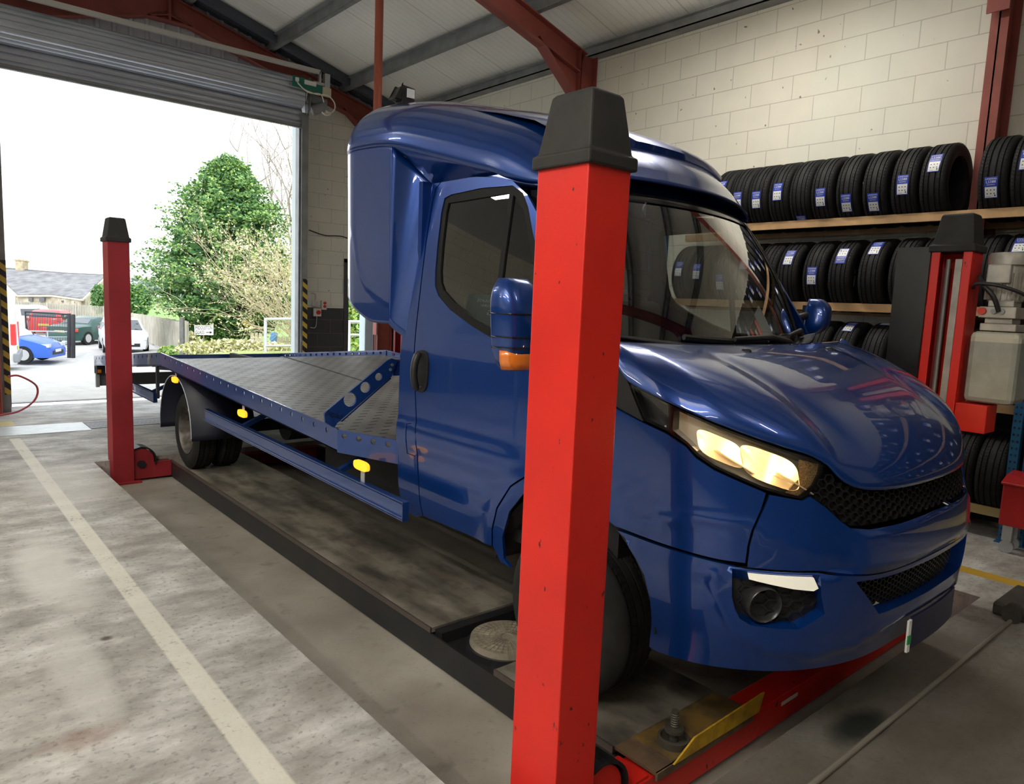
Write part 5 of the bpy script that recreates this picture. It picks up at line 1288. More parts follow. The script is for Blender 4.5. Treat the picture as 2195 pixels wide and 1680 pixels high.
# headboard: sloping arms with three holes each and a cross beam
HB = [(1.80, .957), (1.79, .945), (1.795, .895), (1.85, .86), (1.868, .886), (2.215, 1.138), (2.251, 1.233), (2.213, 1.246), (2.18, 1.232)]
for sg in (1, -1):
    hs = [[(cx+r*math.cos(2*PI*j/24), cz+r*1.0*math.sin(2*PI*j/24)) for j in range(24)] for cx, cz, r in ((1.946, 1.016, .040), (2.042, 1.082, .032), (2.128, 1.140, .023))]
    m = MB(); V, T, rim = cdt_fill(HB, hs, .3)
    n_ = len(V); m.add([(CX-sg*(CX-q.x), 3.654, q.y) for q in V]+[(CX-sg*(CX-q.x), 3.668, q.y) for q in V], [tuple(t_) for t_ in T]+[tuple(i+n_ for i in t_[::-1]) for t_ in T]+[(a_, b_, b_+n_, a_+n_) for a_, b_ in rim])
    arm = m.build('headboard_arm', BLUE2, TR)
    m = MB(); m.bar((CX-sg*(CX-1.90), 3.70, .893), (CX-sg*(CX-2.215), 3.70, 1.128), .075, .008, (0, 0, 1)); m.build('flange', BLUE2, arm)

    m = MB()
    for bx, bz in ((2.214, 1.208), (2.203, 1.180)): m.cyl((CX-sg*(CX-bx), 3.652, bz), (CX-sg*(CX-bx), 3.645, bz), .009, n=10)
    m.build('bolts', GALVDARK, arm)
    if sg > 0:
        V, Fc, Wt = text_geo('Jagplad', .028); ca, sa = math.cos(-.40), math.sin(-.40)
        k_ = .098/Wt
        m = MB(); m.add([(1.800+x*k_*ca-y*k_*sa*1.2, 3.6525, .944+x*k_*sa+y*k_*ca*1.2) for x, y in V], Fc); m.build('cut_lettering', mat('cut_shadow', (.003, .005, .02), rough=.6), arm)
m = MB(); m.span((2.235, 3.672, 1.14), (2*CX-2.235, 3.735, 1.232)); m.build('headboard_beam', BLUE2, TR, bevel=.004)
# ---- side guards
def guard(x, y0, y1, z0, z1):
    m = MB(); sgn = 1 if x < CX else -1
    P = [(-.045, 0), (.045, 0), (.045, .03), (.035, .03), (.035, .006), (.018, .006), (.012, .012), (-.012, .012), (-.018, .006), (-.035, .006), (-.035, .03), (-.045, .03)]
    m.bar((x+sgn*.012, y0, z0), (x+sgn*.012, y1, z1), .006, .095); m.bar((x+sgn*.02, y0, z0+.045), (x+sgn*.02, y1, z1+.045), .035, .006); m.bar((x+sgn*.02, y0, z0-.045), (x+sgn*.02, y1, z1-.045), .035, .006)
    m.bar((x+sgn*.006, y0, z0+.033), (x+sgn*.006, y1, z1+.033), .012, .008); m.bar((x+sgn*.006, y0, z0-.033), (x+sgn*.006, y1, z1-.033), .012, .008)
    m.span((x, min(y0, y1), z0-.048), (x+sgn*.036, min(y0, y1)+.006, z0+.048))
    for y in ([y0+.8, y0+2.3] if abs(y1-y0) > 2 else [y0+.3]): zz = z0+(z1-z0)*(y-y0)/(y1-y0); m.bar((x+sgn*.03, y, zz), (x+sgn*.30, y, zz+.12), .04, .03)
    m.build('side_guard', BLUE2, TR)
for xs in (BX0, BX1):
    guard(xs, 2.91, 5.88, .562, .610); guard(xs, 7.35, 9.3, .556, .562)
# ---- marker lamps
for sg in (1, -1):
    x = CX-sg*(CX-1.86)
    for y, z in ((3.35, .705), (5.08, .735), (6.70, .800)):
        m = MB(); n = 16
        P = [(y+.075*math.copysign(abs(math.cos(2*PI*k/24))**.6, math.cos(2*PI*k/24)), z+.026*math.copysign(abs(math.sin(2*PI*k/24))**.7, math.sin(2*PI*k/24))) for k in range(24)]
        m.prism(P, x-.012, x+.006, 'X'); ml = m.build('marker_lamp', AMBER, TR, bevel=.005)
        m = MB(); m.span((x+.004, y-.02, min(z, z)-.10), (x+.008, y+.02, z+.0)) if y < 4 else m.span((x+.004, y-.02, z), (x+.008, y+.02, z+.10)); m.build('bracket', GALV, ml)
# ---- mudguards and flaps
for sg in (1, -1):
    X = lambda u: CX-sg*u
    m = MB(); rows = []
    for k in range(33):
        a = -.05+(PI+.15)*k/32; rows.append([(X(u), 6.76-.47*math.cos(a), .34+.49*math.sin(a)) for u in (1.16, .62)])
    m.grid(rows); mg = m.build('mudguard', mat('mudguard_navy', (.004, .006, .02), rough=.5), TR, smooth=60, thick=.006)
    m = MB(); m.tube([(X(1.162), 6.76-.47*math.cos(a), .34+.49*math.sin(a)) for a in np.linspace(.0, PI+.05, 40)], .004, 6); m.build('edge_bead', mat('bead_pale', (.55, .58, .66), rough=.35), mg)
    m = MB(); m.span((X(1.15)-.012, 7.32, .55), (X(1.15)+.012, 7.36, zt(7.3)-.11)); m.build('guard_strut', mat('strut_dark', (.05, .05, .06)), TR)
# ---- tail: underrun bar and lamp clusters
m = MB(); m.span((BX0+.01, 9.94, .37), (BX1-.01, 10.0, .52)); m.build('underrun_bar', mat('underrun_grey', (.12, .12, .13), rough=.5), TR, bevel=.005)
for sg in (1, -1):
    X = lambda u: CX-sg*u
    m = MB(); m.span((X(1.14)-.05, 9.86, .52), (X(1.14)+.05, 10.0, .63)); tl = m.build('tail_lamp', BLACK, TR, bevel=.01)
    m = MB(); m.span((X(1.14)-.04, 9.855, .54), (X(1.14)+.0, 9.862, .58)); m.build('lens', AMBERC, tl)
    m = MB(); m.span((X(1.17)-.02, 9.9, .36), (X(1.17)+.02, 9.95, .70)); m.build('lamp_bracket', GALV, TR)
m = MB(); m.span((BX0, 9.985, zt(9.98)-.115), (BX1, 9.995, zt(9.98))); m.build('rear_rail', BLUE2, TR)
# ================================================================== OUTSIDE
RV = Vector((_r.x, _r.y, 0)).normalized(); FV = Vector((_f.x, _f.y, 0)).normalized()
base_pts = [(100, 785, 27), (160, 768, 30), (200, 735, 37), (300, 746, 36), (75, 712, 48), (390, 766, 28), (438, 757, 31), (570, 752, 24.5), (545, 746, 30), (530, 745, 33), (30, 800, 20.5), (60, 665, 56), (240, 660, 60), (320, 690, 60), (700, 757, 26), (330, 760, 30)]
GP = [at(*q) for q in base_pts]
def ground_z(x, y):
    if y <= 14.3: return 0
    sw = 0; sz = 0
    for p in GP: w_ = 1/((p.x-x)**2+(p.y-y)**2+.3)**1.5; sw += w_; sz += w_*p.z
    t_ = min(1, (y-14.3)/10)
    return sz/sw*(1-(1-t_)**2)
t = NT('yard_ground')
lat = t.math('ADD', t.math('MULTIPLY', t.x, RV.x), t.math('MULTIPLY', t.y, RV.y)); dep = t.math('ADD', t.math('MULTIPLY', t.x, FV.x), t.math('MULTIPLY', t.y, FV.y))
n1 = t.noise(.8, 6); n2 = t.noise(4, 6); n3 = t.noise(14, 5)
asp = t.ramp(n2, [(.3, (.38, .38, .37)), (.7, (.48, .475, .45))])
grs = t.ramp(n3, [(.3, (.17, .24, .06)), (.55, (.36, .40, .14)), (.72, (.48, .46, .22))])
gm = t.math('ADD', t.math('ADD', lat, t.math('MULTIPLY', dep, .462)), t.math('MULTIPLY', t.math('SUBTRACT', n1, .5), 1.2))
gm = t.math('MULTIPLY', t.math('MULTIPLY', gm, 3., clamp=True), t.math('GREATER_THAN', t.y, 15.5))
far = t.math('MULTIPLY', t.math('SUBTRACT', dep, 41.), .8, clamp=True)
far = t.math('MULTIPLY', far, t.math('MULTIPLY', t.math('ADD', lat, t.math('MULTIPLY', dep, .56)), 2., clamp=True))
gm = t.math('MAXIMUM', gm, far)
c_ = t.mix(gm, asp, grs); c_ = t.mix(t.math('MULTIPLY', far, .9), c_, (.2, .36, .08)); c_ = t.mix(t.math('LESS_THAN', t.y, 14.32), c_, t.ramp(n2, [(.3, (.46, .45, .42)), (.7, (.56, .55, .51))]))
t.l.new(c_, t.b.inputs['Base Color']); t.b.inputs['Roughness'].default_value = .8; t.bump(n3, .3, .05)
m = MB(); xs = list(np.arange(-30, 60.1, 1.5)); ys = [YW+.22, 12.5, 14.29]+list(np.arange(14.31, 20, .7))+list(np.arange(20, 60, 1.5))+list(np.arange(60, 220, 8))
m.grid([[(x, y, ground_z(x, y)) for x in xs] for y in ys]); gnd = m.build('yard_ground', MAT['yard_ground'], smooth=60); gnd['kind'] = 'structure'
def gp(x, y, d):
    p = at(x, y, d); p.z = ground_z(p.x, p.y); return p
# ---- cars
def car(label, cat, name, pos, heading, L, Wd, Ht, paint, style='hatch', tail_red=True, plate=None, group=None):
    """heading: direction the bonnet points (world angle)"""
    r = thing(name, label, cat, pos, group, rot=heading)
    def part(m, nm, ma, par=None, sm=35, th=0, bev=0):
        o = m.build(nm, ma, None, smooth=sm, thick=th, bevel=bev); o.parent = par or r; return o
    h = Wd/2; l = L/2
    prof = {'hatch': [(-l, .62), (-l+.05, .95), (-l+.25, Ht-.12), (-l+.6, Ht-.02), (0, Ht), (.45, Ht-.05), (1.15, .98), (l-.5, .86), (l-.12, .72), (l, .55)],
            'conv': [(-l, .55), (-l+.05, .88), (-l+.55, .95), (-l+1.0, .98), (-l+1.45, Ht-.1), (0, Ht), (.35, Ht-.05), (.95, .95), (l-.5, .82), (l-.1, .66), (l, .5)],
            'pickup': [(-l, .75), (-l+.03, 1.1), (-l+.35, Ht-.12), (-l+.8, Ht-.03), (-.1, Ht-.03), (.2, Ht), (.55, Ht-.05), (1.15, 1.18), (l-.4, 1.08), (l-.1, .95), (l, .7)],
            'van': [(-l, .6), (-l+.02, 1.2), (-l+.05, Ht-.1), (-l+.2, Ht), (l-1.6, Ht), (l-1.3, Ht-.1), (l-.75, 1.2), (l-.3, 1.05), (l-.05, .8), (l, .5)]}[style]
    belt = {'hatch': .93, 'conv': .9, 'pickup': 1.15, 'van': 1.2}[style]
    X = []; 
    for (a, b), (c, d) in zip(prof, prof[1:]):
        for k in range(4): X.append((a+(c-a)*k/4, b+(d-b)*k/4))
    X.append(prof[-1])
    z0 = .22
    rows = []
    for x, z in X:
        e = abs(x)/l; pw = h*(1-.16*max(0, (e-.7)/.3)**2); tw = pw*(.95 if z < belt+.06 else .95-.22*(z-belt)/max(.3, Ht-belt))
        zb = min(z-.04, belt)
        rows.append([(x, -pw*.92, z0), (x, -pw, z0+.2), (x, -pw*.99, max(z0+.24, zb)), (x, -tw, z-.03), (x, -tw*.9, z), (x, 0, z+.015), (x, tw*.9, z), (x, tw, z-.03), (x, pw*.99, max(z0+.24, zb)), (x, pw, z0+.2), (x, pw*.92, z0)])
    m = MB(); m.grid(rows); n_ = len(rows[0]); m.add(rows[0], [tuple(range(n_))]); m.add(rows[-1], [tuple(range(n_))]); m.grid([[q[0], q[-1]] for q in rows])
    body = part(m, 'body', paint, sm=42)
    GLS = mat('car_glass', (.05, .06, .07), rough=.05, coat=1)
    xz = lambda x: interp(prof, x)
    # windscreen, rear window, side windows
    def wpanel(x0, x1, nm):
        m = MB(); rows = []
        for k in range(5):
            x = x0+(x1-x0)*k/4; z = xz(x); e = abs(x)/l; pw = h*(1-.16*max(0, (e-.7)/.3)**2); tw = pw*(.95-.22*max(0, z-belt)/max(.3, Ht-belt))*.84
            rows.append([(x, -tw, z+.012), (x, 0, z+.026), (x, tw, z+.012)])
        m.grid(rows); part(m, nm, GLS, body, 60)
    fx = {'hatch': (.50, 1.12), 'conv': (.40, .92), 'pickup': (.60, 1.12), 'van': (l-1.25, l-.80)}[style]
    wpanel(*fx, 'windscreen')
    if style != 'van': wpanel(*{'hatch': (-l+.10, -l+.30), 'conv': (-l+1.08, -l+1.42), 'pickup': (-l+.10, -l+.33)}[style], 'rear_window')
    sx = {'hatch': (-l+.5, .75), 'conv': (-.35, .6), 'pickup': (-.9, .8), 'van': (l-1.75, l-.95)}[style]
    for sd in (-1, 1):
        m = MB(); rows = []
        for k in range(9):
            x = sx[0]+(sx[1]-sx[0])*k/8; z = min(xz(x), Ht)-.10; tw = h*(.95-.22*max(0, z+.07-belt)/max(.3, Ht-belt))
            if z < belt+.04: continue
            rows.append([(x, sd*(h*.99+.006), belt+.03), (x, sd*(tw+.012), z)])
        if len(rows) > 1: m.grid(rows); part(m, 'side_window', GLS, body, 60)
    wr = .33 if style != 'pickup' else .38
    for x in (-l+.78, l-.85):
        for sd in (-1, 1):
            m = MB(); m.cyl((x, sd*(h-.19), wr), (x, sd*(h+.005), wr), wr, n=28); wl_ = part(m, 'wheel', RUBBER)
            m = MB(); m.lathe([(.0, 0), (wr*.62, .0), (wr*.66, -.02)], (x, 0, wr), 'Y', 20)
            m.v = [(a, sd*(h+.009)+sd*b, c) for a, b, c in m.v]; part(m, 'hubcap', mat('hubcap_grey', (.5, .5, .52), rough=.35, metal=.6), wl_)
    for sd in (-1, 1):
        zl = xz(l-.12)
        m = MB(); m.prism([(l-.45, sd*h*.95), (l-.45, sd*h*.75), (l-.05, sd*h*.52), (l-.02, sd*h*.86)][::sd], zl-.10, zl+.02, 'Z'); part(m, 'headlamp', mat('car_headlamp', (.8, .85, .9), rough=.1, coat=1), body)
        zt_ = {'hatch': .95, 'conv': .74, 'pickup': 1.0, 'van': 1.1}[style]
        m = MB(); m.box((-l+.06, sd*h*.86, zt_), (.14, .22 if style != 'van' else .12, .16 if style != 'van' else .62)); part(m, 'tail_lamp', mat('tail_red', (.6, .02, .02), rough=.2, coat=1), body, bev=.02)
    m = MB(); m.box((l-.015, 0, .40), (.05, h*1.1, .14)); part(m, 'grille', BLACK, body)
    m = MB(); m.box((l+.012, 0, .47 if style != 'van' else .6), (.01, .52, .11)); part(m, 'plate', WHITE, body)
    m = MB(); m.box((-l-.012, 0, .66), (.01, .52, .11)); part(m, 'plate', mat('plate_yellow', (.75, .6, .1)), body)
    if style in ('van', 'pickup'):
        m = MB(); m.box((-l+.0, 0, .42), (.16, Wd*.97, .26)); part(m, 'rear_bumper', mat('bumper_grey', (.2, .22, .24), rough=.6), body, bev=.03)
    return r
def hd(a, b):
    """heading angle for a mix of rightwards a and towards-the-camera b"""
    rl = Vector((math.cos(.15), -math.sin(.15), 0)); fl_ = Vector((math.sin(.15), math.cos(.15), 0)); v = rl*a-fl_*b; return math.atan2(v.y, v.x)
p = gp(-8, 784, 27.5)
car('blue hatchback facing right in front of the gate', 'car', 'hatchback', p, hd(.94, .34), 4.3, 1.82, 1.5, mat('car_blue', (.03, .12, .55), rough=.45, coat=.25), 'hatch')
p = gp(-196, 800, 20.5)
car('white van half hidden by the left door jamb', 'van', 'van', p, hd(-1, .0), 5.2, 2.0, 2.35, mat('car_white', (.75, .76, .78), rough=.45, coat=.25), 'van')
p = gp(72, 713, 47)
car('cream white pickup with hard top parked behind the black gate', 'pickup truck', 'pickup', p, hd(.95, -.30), 5.1, 1.85, 1.85, mat('car_cream', (.72, .70, .64), rough=.45, coat=.25), 'pickup')
p = gp(118, 722, 43)
car('red car seen from behind through the black gate bars', 'car', 'saloon_car', p, hd(.25, -.97), 4.2, 1.8, 1.48, mat('car_red', (.55, .03, .03), rough=.45, coat=.25), 'hatch')
p = gp(192, 733, 37)
car('dark green convertible with black soft top seen from behind', 'car', 'convertible', p, hd(.62, -.78), 4.1, 1.8, 1.36, mat('car_green', (.015, .07, .06), rough=.45, coat=.25), 'conv')
p = gp(264, 746, 33)
car('silver white hatchback facing the camera half hidden behind the far lift post', 'car', 'hatchback', p, hd(.02, 1), 4.1, 1.78, 1.5, mat('car_silver', (.62, .64, .68), rough=.45, coat=.25), 'hatch')
# ---- gate
r = thing('yard_gate', 'tall metal gate with black upper bars and galvanised lower half', 'gate', gp(158, 768, 30))
D = 30; GBLK = mat('gate_black', (.02, .02, .022), rough=.5)
def PT(x, y, d=D): return at(x, y, d)
m = MB(); m.bar(PT(148, 672), PT(148, 770), .10, .10, RV); m.bar(PT(157, 674), PT(157, 770), .14, .10, RV); m.build('gate_post', GBLK, r)
m = MB(); m.tube([PT(54, 668), PT(148, 674)], .035, 8); m.tube([PT(56, 676), PT(148, 681)], .02, 8); m.tube([PT(54, 668), PT(57, 712)], .035, 8)
for k in range(1, 26): x = 55+93*k/26; m.tube([PT(x, 672+.05*(x-54)), PT(x+.6, 710)], .012, 5)
m.build('upper_bars', GBLK, r)
m = MB(); m.tube([PT(38, 709), PT(148, 711)], .03, 8); m.tube([PT(58, 722), PT(146, 722)], .02, 6); m.tube([PT(60, 735), PT(146, 737)], .02, 6); m.tube([PT(60, 752), PT(146, 752)], .02, 6); m.tube([PT(60, 764), PT(148, 766)], .03, 8); m.tube([PT(102, 710), PT(103, 766)], .03, 8); m.tube([PT(58, 711), PT(60, 765)], .03, 8); m.tube([PT(146, 711), PT(148, 768)], .035, 8)
for k in range(1, 24): x = 62+84*k/24; m.tube([PT(x, 722), PT(x, 736)], .008, 4)
for y in (742, 747, 757): m.tube([PT(60, y), PT(146, y)], .012, 5)
m.build('lower_frame', GALV, r)
# ---- cottage
STONE = mat('cottage_stone', (.42, .37, .28), rough=.9, noise=.35, nscale=2.2)
SLATE = mat('slate_roof', (.20, .20, .205), rough=.8, noise=.35, nscale=1.6)
r = thing('cottage', 'low stone cottage with grey slate roofs and one chimney', 'house', gp(110, 660, 56))
def solid(nm, pts, faces, ma, par, th=.12):
    m = MB(); m.add(pts, faces); return m.build(nm, ma, par, thick=th)
solid('roof', [PT(-25, 573, 60), PT(142, 587, 60), PT(112, 632, 54), PT(38, 632, 54), PT(5, 575, 64)], [(0, 1, 2, 3)], SLATE, r)
solid('roof', [PT(142, 587, 60), PT(226, 591, 60), PT(176, 641, 52), PT(112, 632, 54)], [(0, 1, 2, 3)], SLATE, r)
solid('roof', [PT(226, 591, 60), PT(142, 587, 60), PT(200, 630, 66), PT(290, 640, 66)], [(0, 1, 2, 3)], SLATE, r)
m = MB(); m.tube([PT(-25, 573, 60), PT(142, 587, 60), PT(226, 591, 60)], .12, 6); m.build('ridge_tiles', mat('ridge_dark', (.12, .12, .12)), r)
m = MB(); m.bar(PT(38, 634, 54), PT(112, 634, 54), .12, .12); m.bar(PT(112, 634, 54), PT(178, 643, 52), .12, .12); m.bar(PT(176, 642, 52), PT(226, 593, 60), .2, .1); m.bar(PT(-25, 575, 60), PT(38, 634, 54), .2, .1); m.build('bargeboard', mat('board_cream', (.62, .58, .46)), r)
def wallq(a, b, c, d, nm='wall'): m = MB(); m.add([a, b, c, d], [(0, 1, 2, 3)]); return m.build(nm, STONE, r, thick=.3)
wallq(PT(-25, 640, 56), PT(38, 634, 54.3), PT(38, 675, 54.3), PT(-25, 680, 56)); wallq(PT(38, 634, 54.3), PT(112, 634, 54.3), PT(112, 675, 54.3), PT(38, 675, 54.3)); wallq(PT(112, 634, 54.3), PT(178, 642, 52.3), PT(178, 680, 52.3), PT(112, 675, 54.3))
m = MB(); m.add([PT(178, 642, 52.3), PT(226, 594, 60), PT(300, 645, 66), PT(300, 690, 66), PT(178, 690, 52.3)], [(0, 1, 2, 3, 4)]); m.build('gable_wall', STONE, r, thick=.3)
m = MB()
for x0, x1, y0, y1, d in ((62, 70, 638, 646, 54), (85, 96, 638, 646, 54), (132, 150, 644, 648, 53.3), (160, 168, 646, 650, 52.6)): m.add([PT(x0, y0, d), PT(x1, y0, d), PT(x1, y1, d), PT(x0, y1, d)], [(0, 1, 2, 3)])
m.build('window', mat('car_glass', (.05, .06, .07)), r, thick=.1)
m = MB(); c0 = PT(47, 580, 60); u = RV
m.bar(PT(47, 584, 60), PT(47, 560, 60), .72, .6, RV); m.bar(PT(47, 560.5, 60), PT(47, 557.5, 60), .85, .7, RV); m.build('chimney', mat('chimney_stone', (.45, .38, .25), rough=.9, noise=.3, nscale=3), r)
# ---- foliage
def leafcloud(pts, size, rnd, flat=.5, axis=None):
    m = MB()
    for p in pts:
        s = size*(.6+.8*rnd.random()); a = Vector((rnd.gauss(0, 1), rnd.gauss(0, 1), rnd.gauss(0, flat))).normalized(); b = a.orthogonal(); b.rotate(Matrix.Rotation(rnd.random()*6.3, 3, a)); c = a.cross(b)
        m.add([p-a*s, p+b*s*.45, p+a*s, p-b*s*.45], [(0, 1, 2, 3)], rnd.choice((0, 0, 1, 1, 2)))
    return m
LF = lambda nm, c, tr=.25: mat(nm, c, rough=.7)
G1_, G2_, G3_ = LF('leaf_dark', (.07, .18, .06)), LF('leaf_mid', (.17, .32, .08)), LF('leaf_light', (.32, .48, .13))
rnd = random.Random(3)
# conifer
D = 33; K = D/FPX
tb = gp(520, 745, 33); ct = at(492, 742, 33)
r = thing('conifer', 'big dense green conifer outside the doorway behind the sign', 'tree', tb)
m = MB(); m.tube([tb+Vector((0, 0, -.3)), tb+Vector((.05, 0, 1.2)), tb+Vector((-.3, 0, 3.5)), tb+Vector((-.5, 0, 7))], [.30, .22, .15, .04], 10)
for k in range(14): a = rnd.random()*6.28; z = 1+rnd.random()*3; m.tube([tb+Vector((-.1, 0, z)), tb+Vector((1.2*math.cos(a), 1.2*math.sin(a), z+.5))], [.06, .02], 6)
m.build('trunk', mat('bark', (.16, .12, .09), rough=.9, noise=.3, nscale=6), r)
PR = [(0, 1.0), (.08, 2.1), (.16, 2.9), (.25, 3.4), (.38, 3.75), (.46, 3.3), (.58, 2.85), (.72, 2.3), (.84, 1.6), (.93, .9), (1, .15)]
pts = []; H_ = (725-352)*K
zb = at(492, 725, 33).z
for k in range(900):
    f = rnd.random()**.85; rad = interp(PR, f)*(.74+.36*rnd.random()+(.22 if rnd.random() < .12 else 0)); a = rnd.random()*6.283
    d = Vector((math.cos(a), math.sin(a), 0)); o_ = Vector((ct.x, ct.y, zb+H_*f-.35)); tip = o_+d*rad+Vector((0, 0, .15+.35*rnd.random()))
    for j in range(52):
        q = .45+.6*rnd.random()**.7; c = o_.lerp(tip, q); w_ = .32*(1.15-q)+.08
        pts.append(c+Vector((rnd.gauss(0, w_), rnd.gauss(0, w_), rnd.gauss(0, w_*.45))))
core = []
for k in range(5200):
    f = rnd.random()**.9; rad = interp(PR, f)*.80*rnd.random()**.5; a = rnd.random()*6.283
    core.append(Vector((ct.x+rad*math.cos(a), ct.y+rad*math.sin(a), zb+H_*f*.96-.2)))
fm = leafcloud(pts, .07, rnd, .35); cm = leafcloud(core, .2, rnd, .5); fm.add(cm.v, cm.f, 0)
fm.build('foliage', [G1_, G2_, G3_], r, recalc=False)
def clump(name, label, cat, centre, rx, ry, rz, n, size, mats, flat=.8, rnd=rnd, up=False):
    pts = []
    for k in range(n):
        v = Vector((rnd.gauss(0, 1), rnd.gauss(0, 1), rnd.gauss(0, 1))).normalized()*(rnd.random()**.35)
        pts.append(centre+RV*v.x*rx+FV*v.y*ry+Vector((0, 0, abs(v.z)*rz if up else v.z*rz)))
    o = leafcloud(pts, size, rnd, flat).build(name, mats, recalc=False); return tag(o, label, cat)
# bare pale shrub in front of the conifer
D = 29; sb = gp(640, 750, 29)
r = thing('bare_shrub', 'tall bare shrub of pale budding twigs right of the conifer', 'shrub', sb)
m = MB(); buds = []
def twig(m, p, d, L, rad, depth):
    pts = [p]; n = 6
    for i in range(n):
        d = (d+Vector((rnd.gauss(0, .16), rnd.gauss(0, .16), rnd.gauss(.02, .12)))).normalized(); pts.append(pts[-1]+d*L/n)
    m.tube(pts, [rad*(1-.75*i/n) for i in range(n+1)], 4, caps=False)
    if depth < 2:
        for i in range(5 if depth == 0 else 4):
            j = rnd.randrange(2, n+1); twig(m, pts[j], (d+Vector((rnd.gauss(0, .6), rnd.gauss(0, .6), rnd.gauss(.1, .5)))).normalized(), L*.5, rad*.5, depth+1)
    else:
        for q in pts[2:]: buds.append(q+Vector((rnd.gauss(0, .03), rnd.gauss(0, .03), rnd.gauss(0, .03))))
for k in range(64):
    a = rnd.random()*6.28; e = .2+.75*rnd.random()
    dv = (RV*math.cos(a)*1.0-RV*.35+FV*math.sin(a)*.6).normalized()*math.sqrt(max(.01, 1-e*e))+Vector((0, 0, e))
    twig(m, sb+RV*rnd.gauss(0, .35)+Vector((0, 0, .1+rnd.random()*1.4)), dv.normalized(), 2.4+2.2*rnd.random(), .022, 0)
m.build('twigs', mat('twig_pale', (.55, .47, .32), rough=.8), r, recalc=False)
TW = [LF('bud_pale', (.62, .58, .34)), LF('bud_green', (.46, .50, .2)), LF('bud_cream', (.70, .64, .46))]
leafcloud(buds, .05, rnd, .8).build('buds', TW, r, recalc=False)
# distant bare tree behind
tb2 = gp(625, 740, 46); r = thing('bare_tree', 'tall leafless tree showing above the shrub beside the door frame', 'tree', tb2); m = MB(); buds = []
for k in range(16):
    a = rnd.random()*6.28; twig(m, tb2+Vector((0, 0, 5.5+1.5*rnd.random())), Vector((.5*math.cos(a), .5*math.sin(a), 1)).normalized(), 6.2, .06, 0)
m.tube([tb2, tb2+Vector((0, 0, 7))], [.2, .1], 8); m.build('branches', mat('twig_dark', (.3, .26, .22), rough=.9), r, recalc=False)
# ivy on the cottage gable, distant bushes and hedges
GI = [G1_, G2_, LF('ivy_mid', (.10, .22, .06))]
clump('ivy', 'dark green ivy smothering the right gable of the cottage', 'ivy', at(292, 645, 51.2), 1.1, .5, 1.3, 1500, .14, GI)
clump('ivy', 'green ivy creeping up the gable left of the far lift post', 'ivy', at(212, 640, 51.8), .55, .4, 1.1, 700, .12, GI)
clump('ivy_hedge', 'bright ivy hedge seen through the side door', 'hedge', at(752, 700, 27), 1.0, .6, 1.45, 2600, .11, [G2_, G3_, LF('ivy_lime', (.42, .50, .12))])
clump('undergrowth', 'dry yellow green undergrowth at the foot of the conifer', 'undergrowth', at(520, 758, 27), 2.6, .8, .55, 3000, .08, TW+[G3_], up=True)
clump('undergrowth', 'dry bramble clump right of the grey timber post', 'undergrowth', at(408, 760, 30), .55, .4, .95, 900, .09, TW, up=True)
clump('gorse', 'small yellow flowering gorse beside the conifer trunk', 'shrub', at(527, 692, 31), .16, .12, .16, 160, .05, [LF('gorse_yellow', (.75, .6, .05)), LF('gorse_gold', (.65, .5, .05)), G3_])
clump('grass_tuft', 'tuft of long green grass left of the timber post', 'grass', at(362, 762, 29), .45, .35, .4, 500, .09, [G2_, G3_, LF('grass_lime', (.38, .48, .14))], up=True)
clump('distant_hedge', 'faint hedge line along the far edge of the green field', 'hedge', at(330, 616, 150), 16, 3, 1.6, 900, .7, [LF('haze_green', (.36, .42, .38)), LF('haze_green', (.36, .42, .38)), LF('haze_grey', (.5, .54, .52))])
# ---- fences, posts, sign, rails
PALE = mat('weathered_board', (.5, .48, .42), rough=.85, noise=.2, nscale=1.5)
def fence(label, A, Bp, h, n, name='board_fence'):
    r = thing(name, label, 'fence', A); d = (Bp-A)
    m = MB()
    for k in range(n):
        q = A+d*(k+.5)/n; m.bar(q, q+Vector((0, 0, h*(1+.04*rnd.random()))), d.length/n*.94, .025, d.normalized())
    b = m.build('boards', PALE, r)
    for k in range(5):
        m = MB(); q = A+d*k/4; m.bar(q+Vector((0, 0, -.2)), q+Vector((0, 0, h+.08)), .1, .1, d.normalized()); m.build('post', mat('fence_post', (.42, .40, .34), rough=.9), r)
    return r
fence('pale board fence in front of the cottage behind the parked cars', at(-20, 676, 50), at(225, 690, 50), 1.05, 70)
fence('long pale board fence running away beyond the silver car', at(398, 762, 29.5), at(285, 718, 46), 1.35, 60)
a = gp(391, 768, 28); m = MB(); m.bar(a-Vector((0, 0, .2)), at(390, 681, 28), .15, .15, RV); tag(m.build('timber_post', mat('post_grey', (.13, .13, .13), rough=.8, noise=.2), bevel=.01), 'dark weathered timber post left of the painted sign', 'post')
r = thing('name_board', 'white painted sign board with black lettering and an arrow', 'sign', gp(438, 758, 31)); D = 31
m = MB(); a_, b_, c_, d_ = PT(417, 697), PT(457.5, 697), PT(457.5, 718), PT(417, 718); m.add([a_, b_, c_, d_], [(0, 1, 2, 3)]); m.build('board', WHITE, r, thick=.03)
m = MB(); m.bar(PT(437, 760, 31.08), PT(437, 716, 31.08), .07, .05, RV); m.build('post', mat('sign_post', (.5, .33, .28), rough=.8), r)
ux = (b_-a_)/40.5; uy = (d_-a_)/21
m = MB()
for s, x0, y0, hh, mw in (('MIDDLETON', 2.6, 9.2, 8.2, 36), ('GLASS', 2.2, 18.6, 7.6, 19)):
    V, Fc, Wt = text_geo(s, hh/.72); k = mw/Wt; m.add([a_+ux*(x0+x*k)-uy*(-y0+y)-FV*.02 for x, y in V], Fc)
m.build('lettering', mat('sign_ink', (.02, .02, .03)), r, recalc=False)
m = MB(); q = lambda x, y: a_+ux*x+uy*y-FV*.02
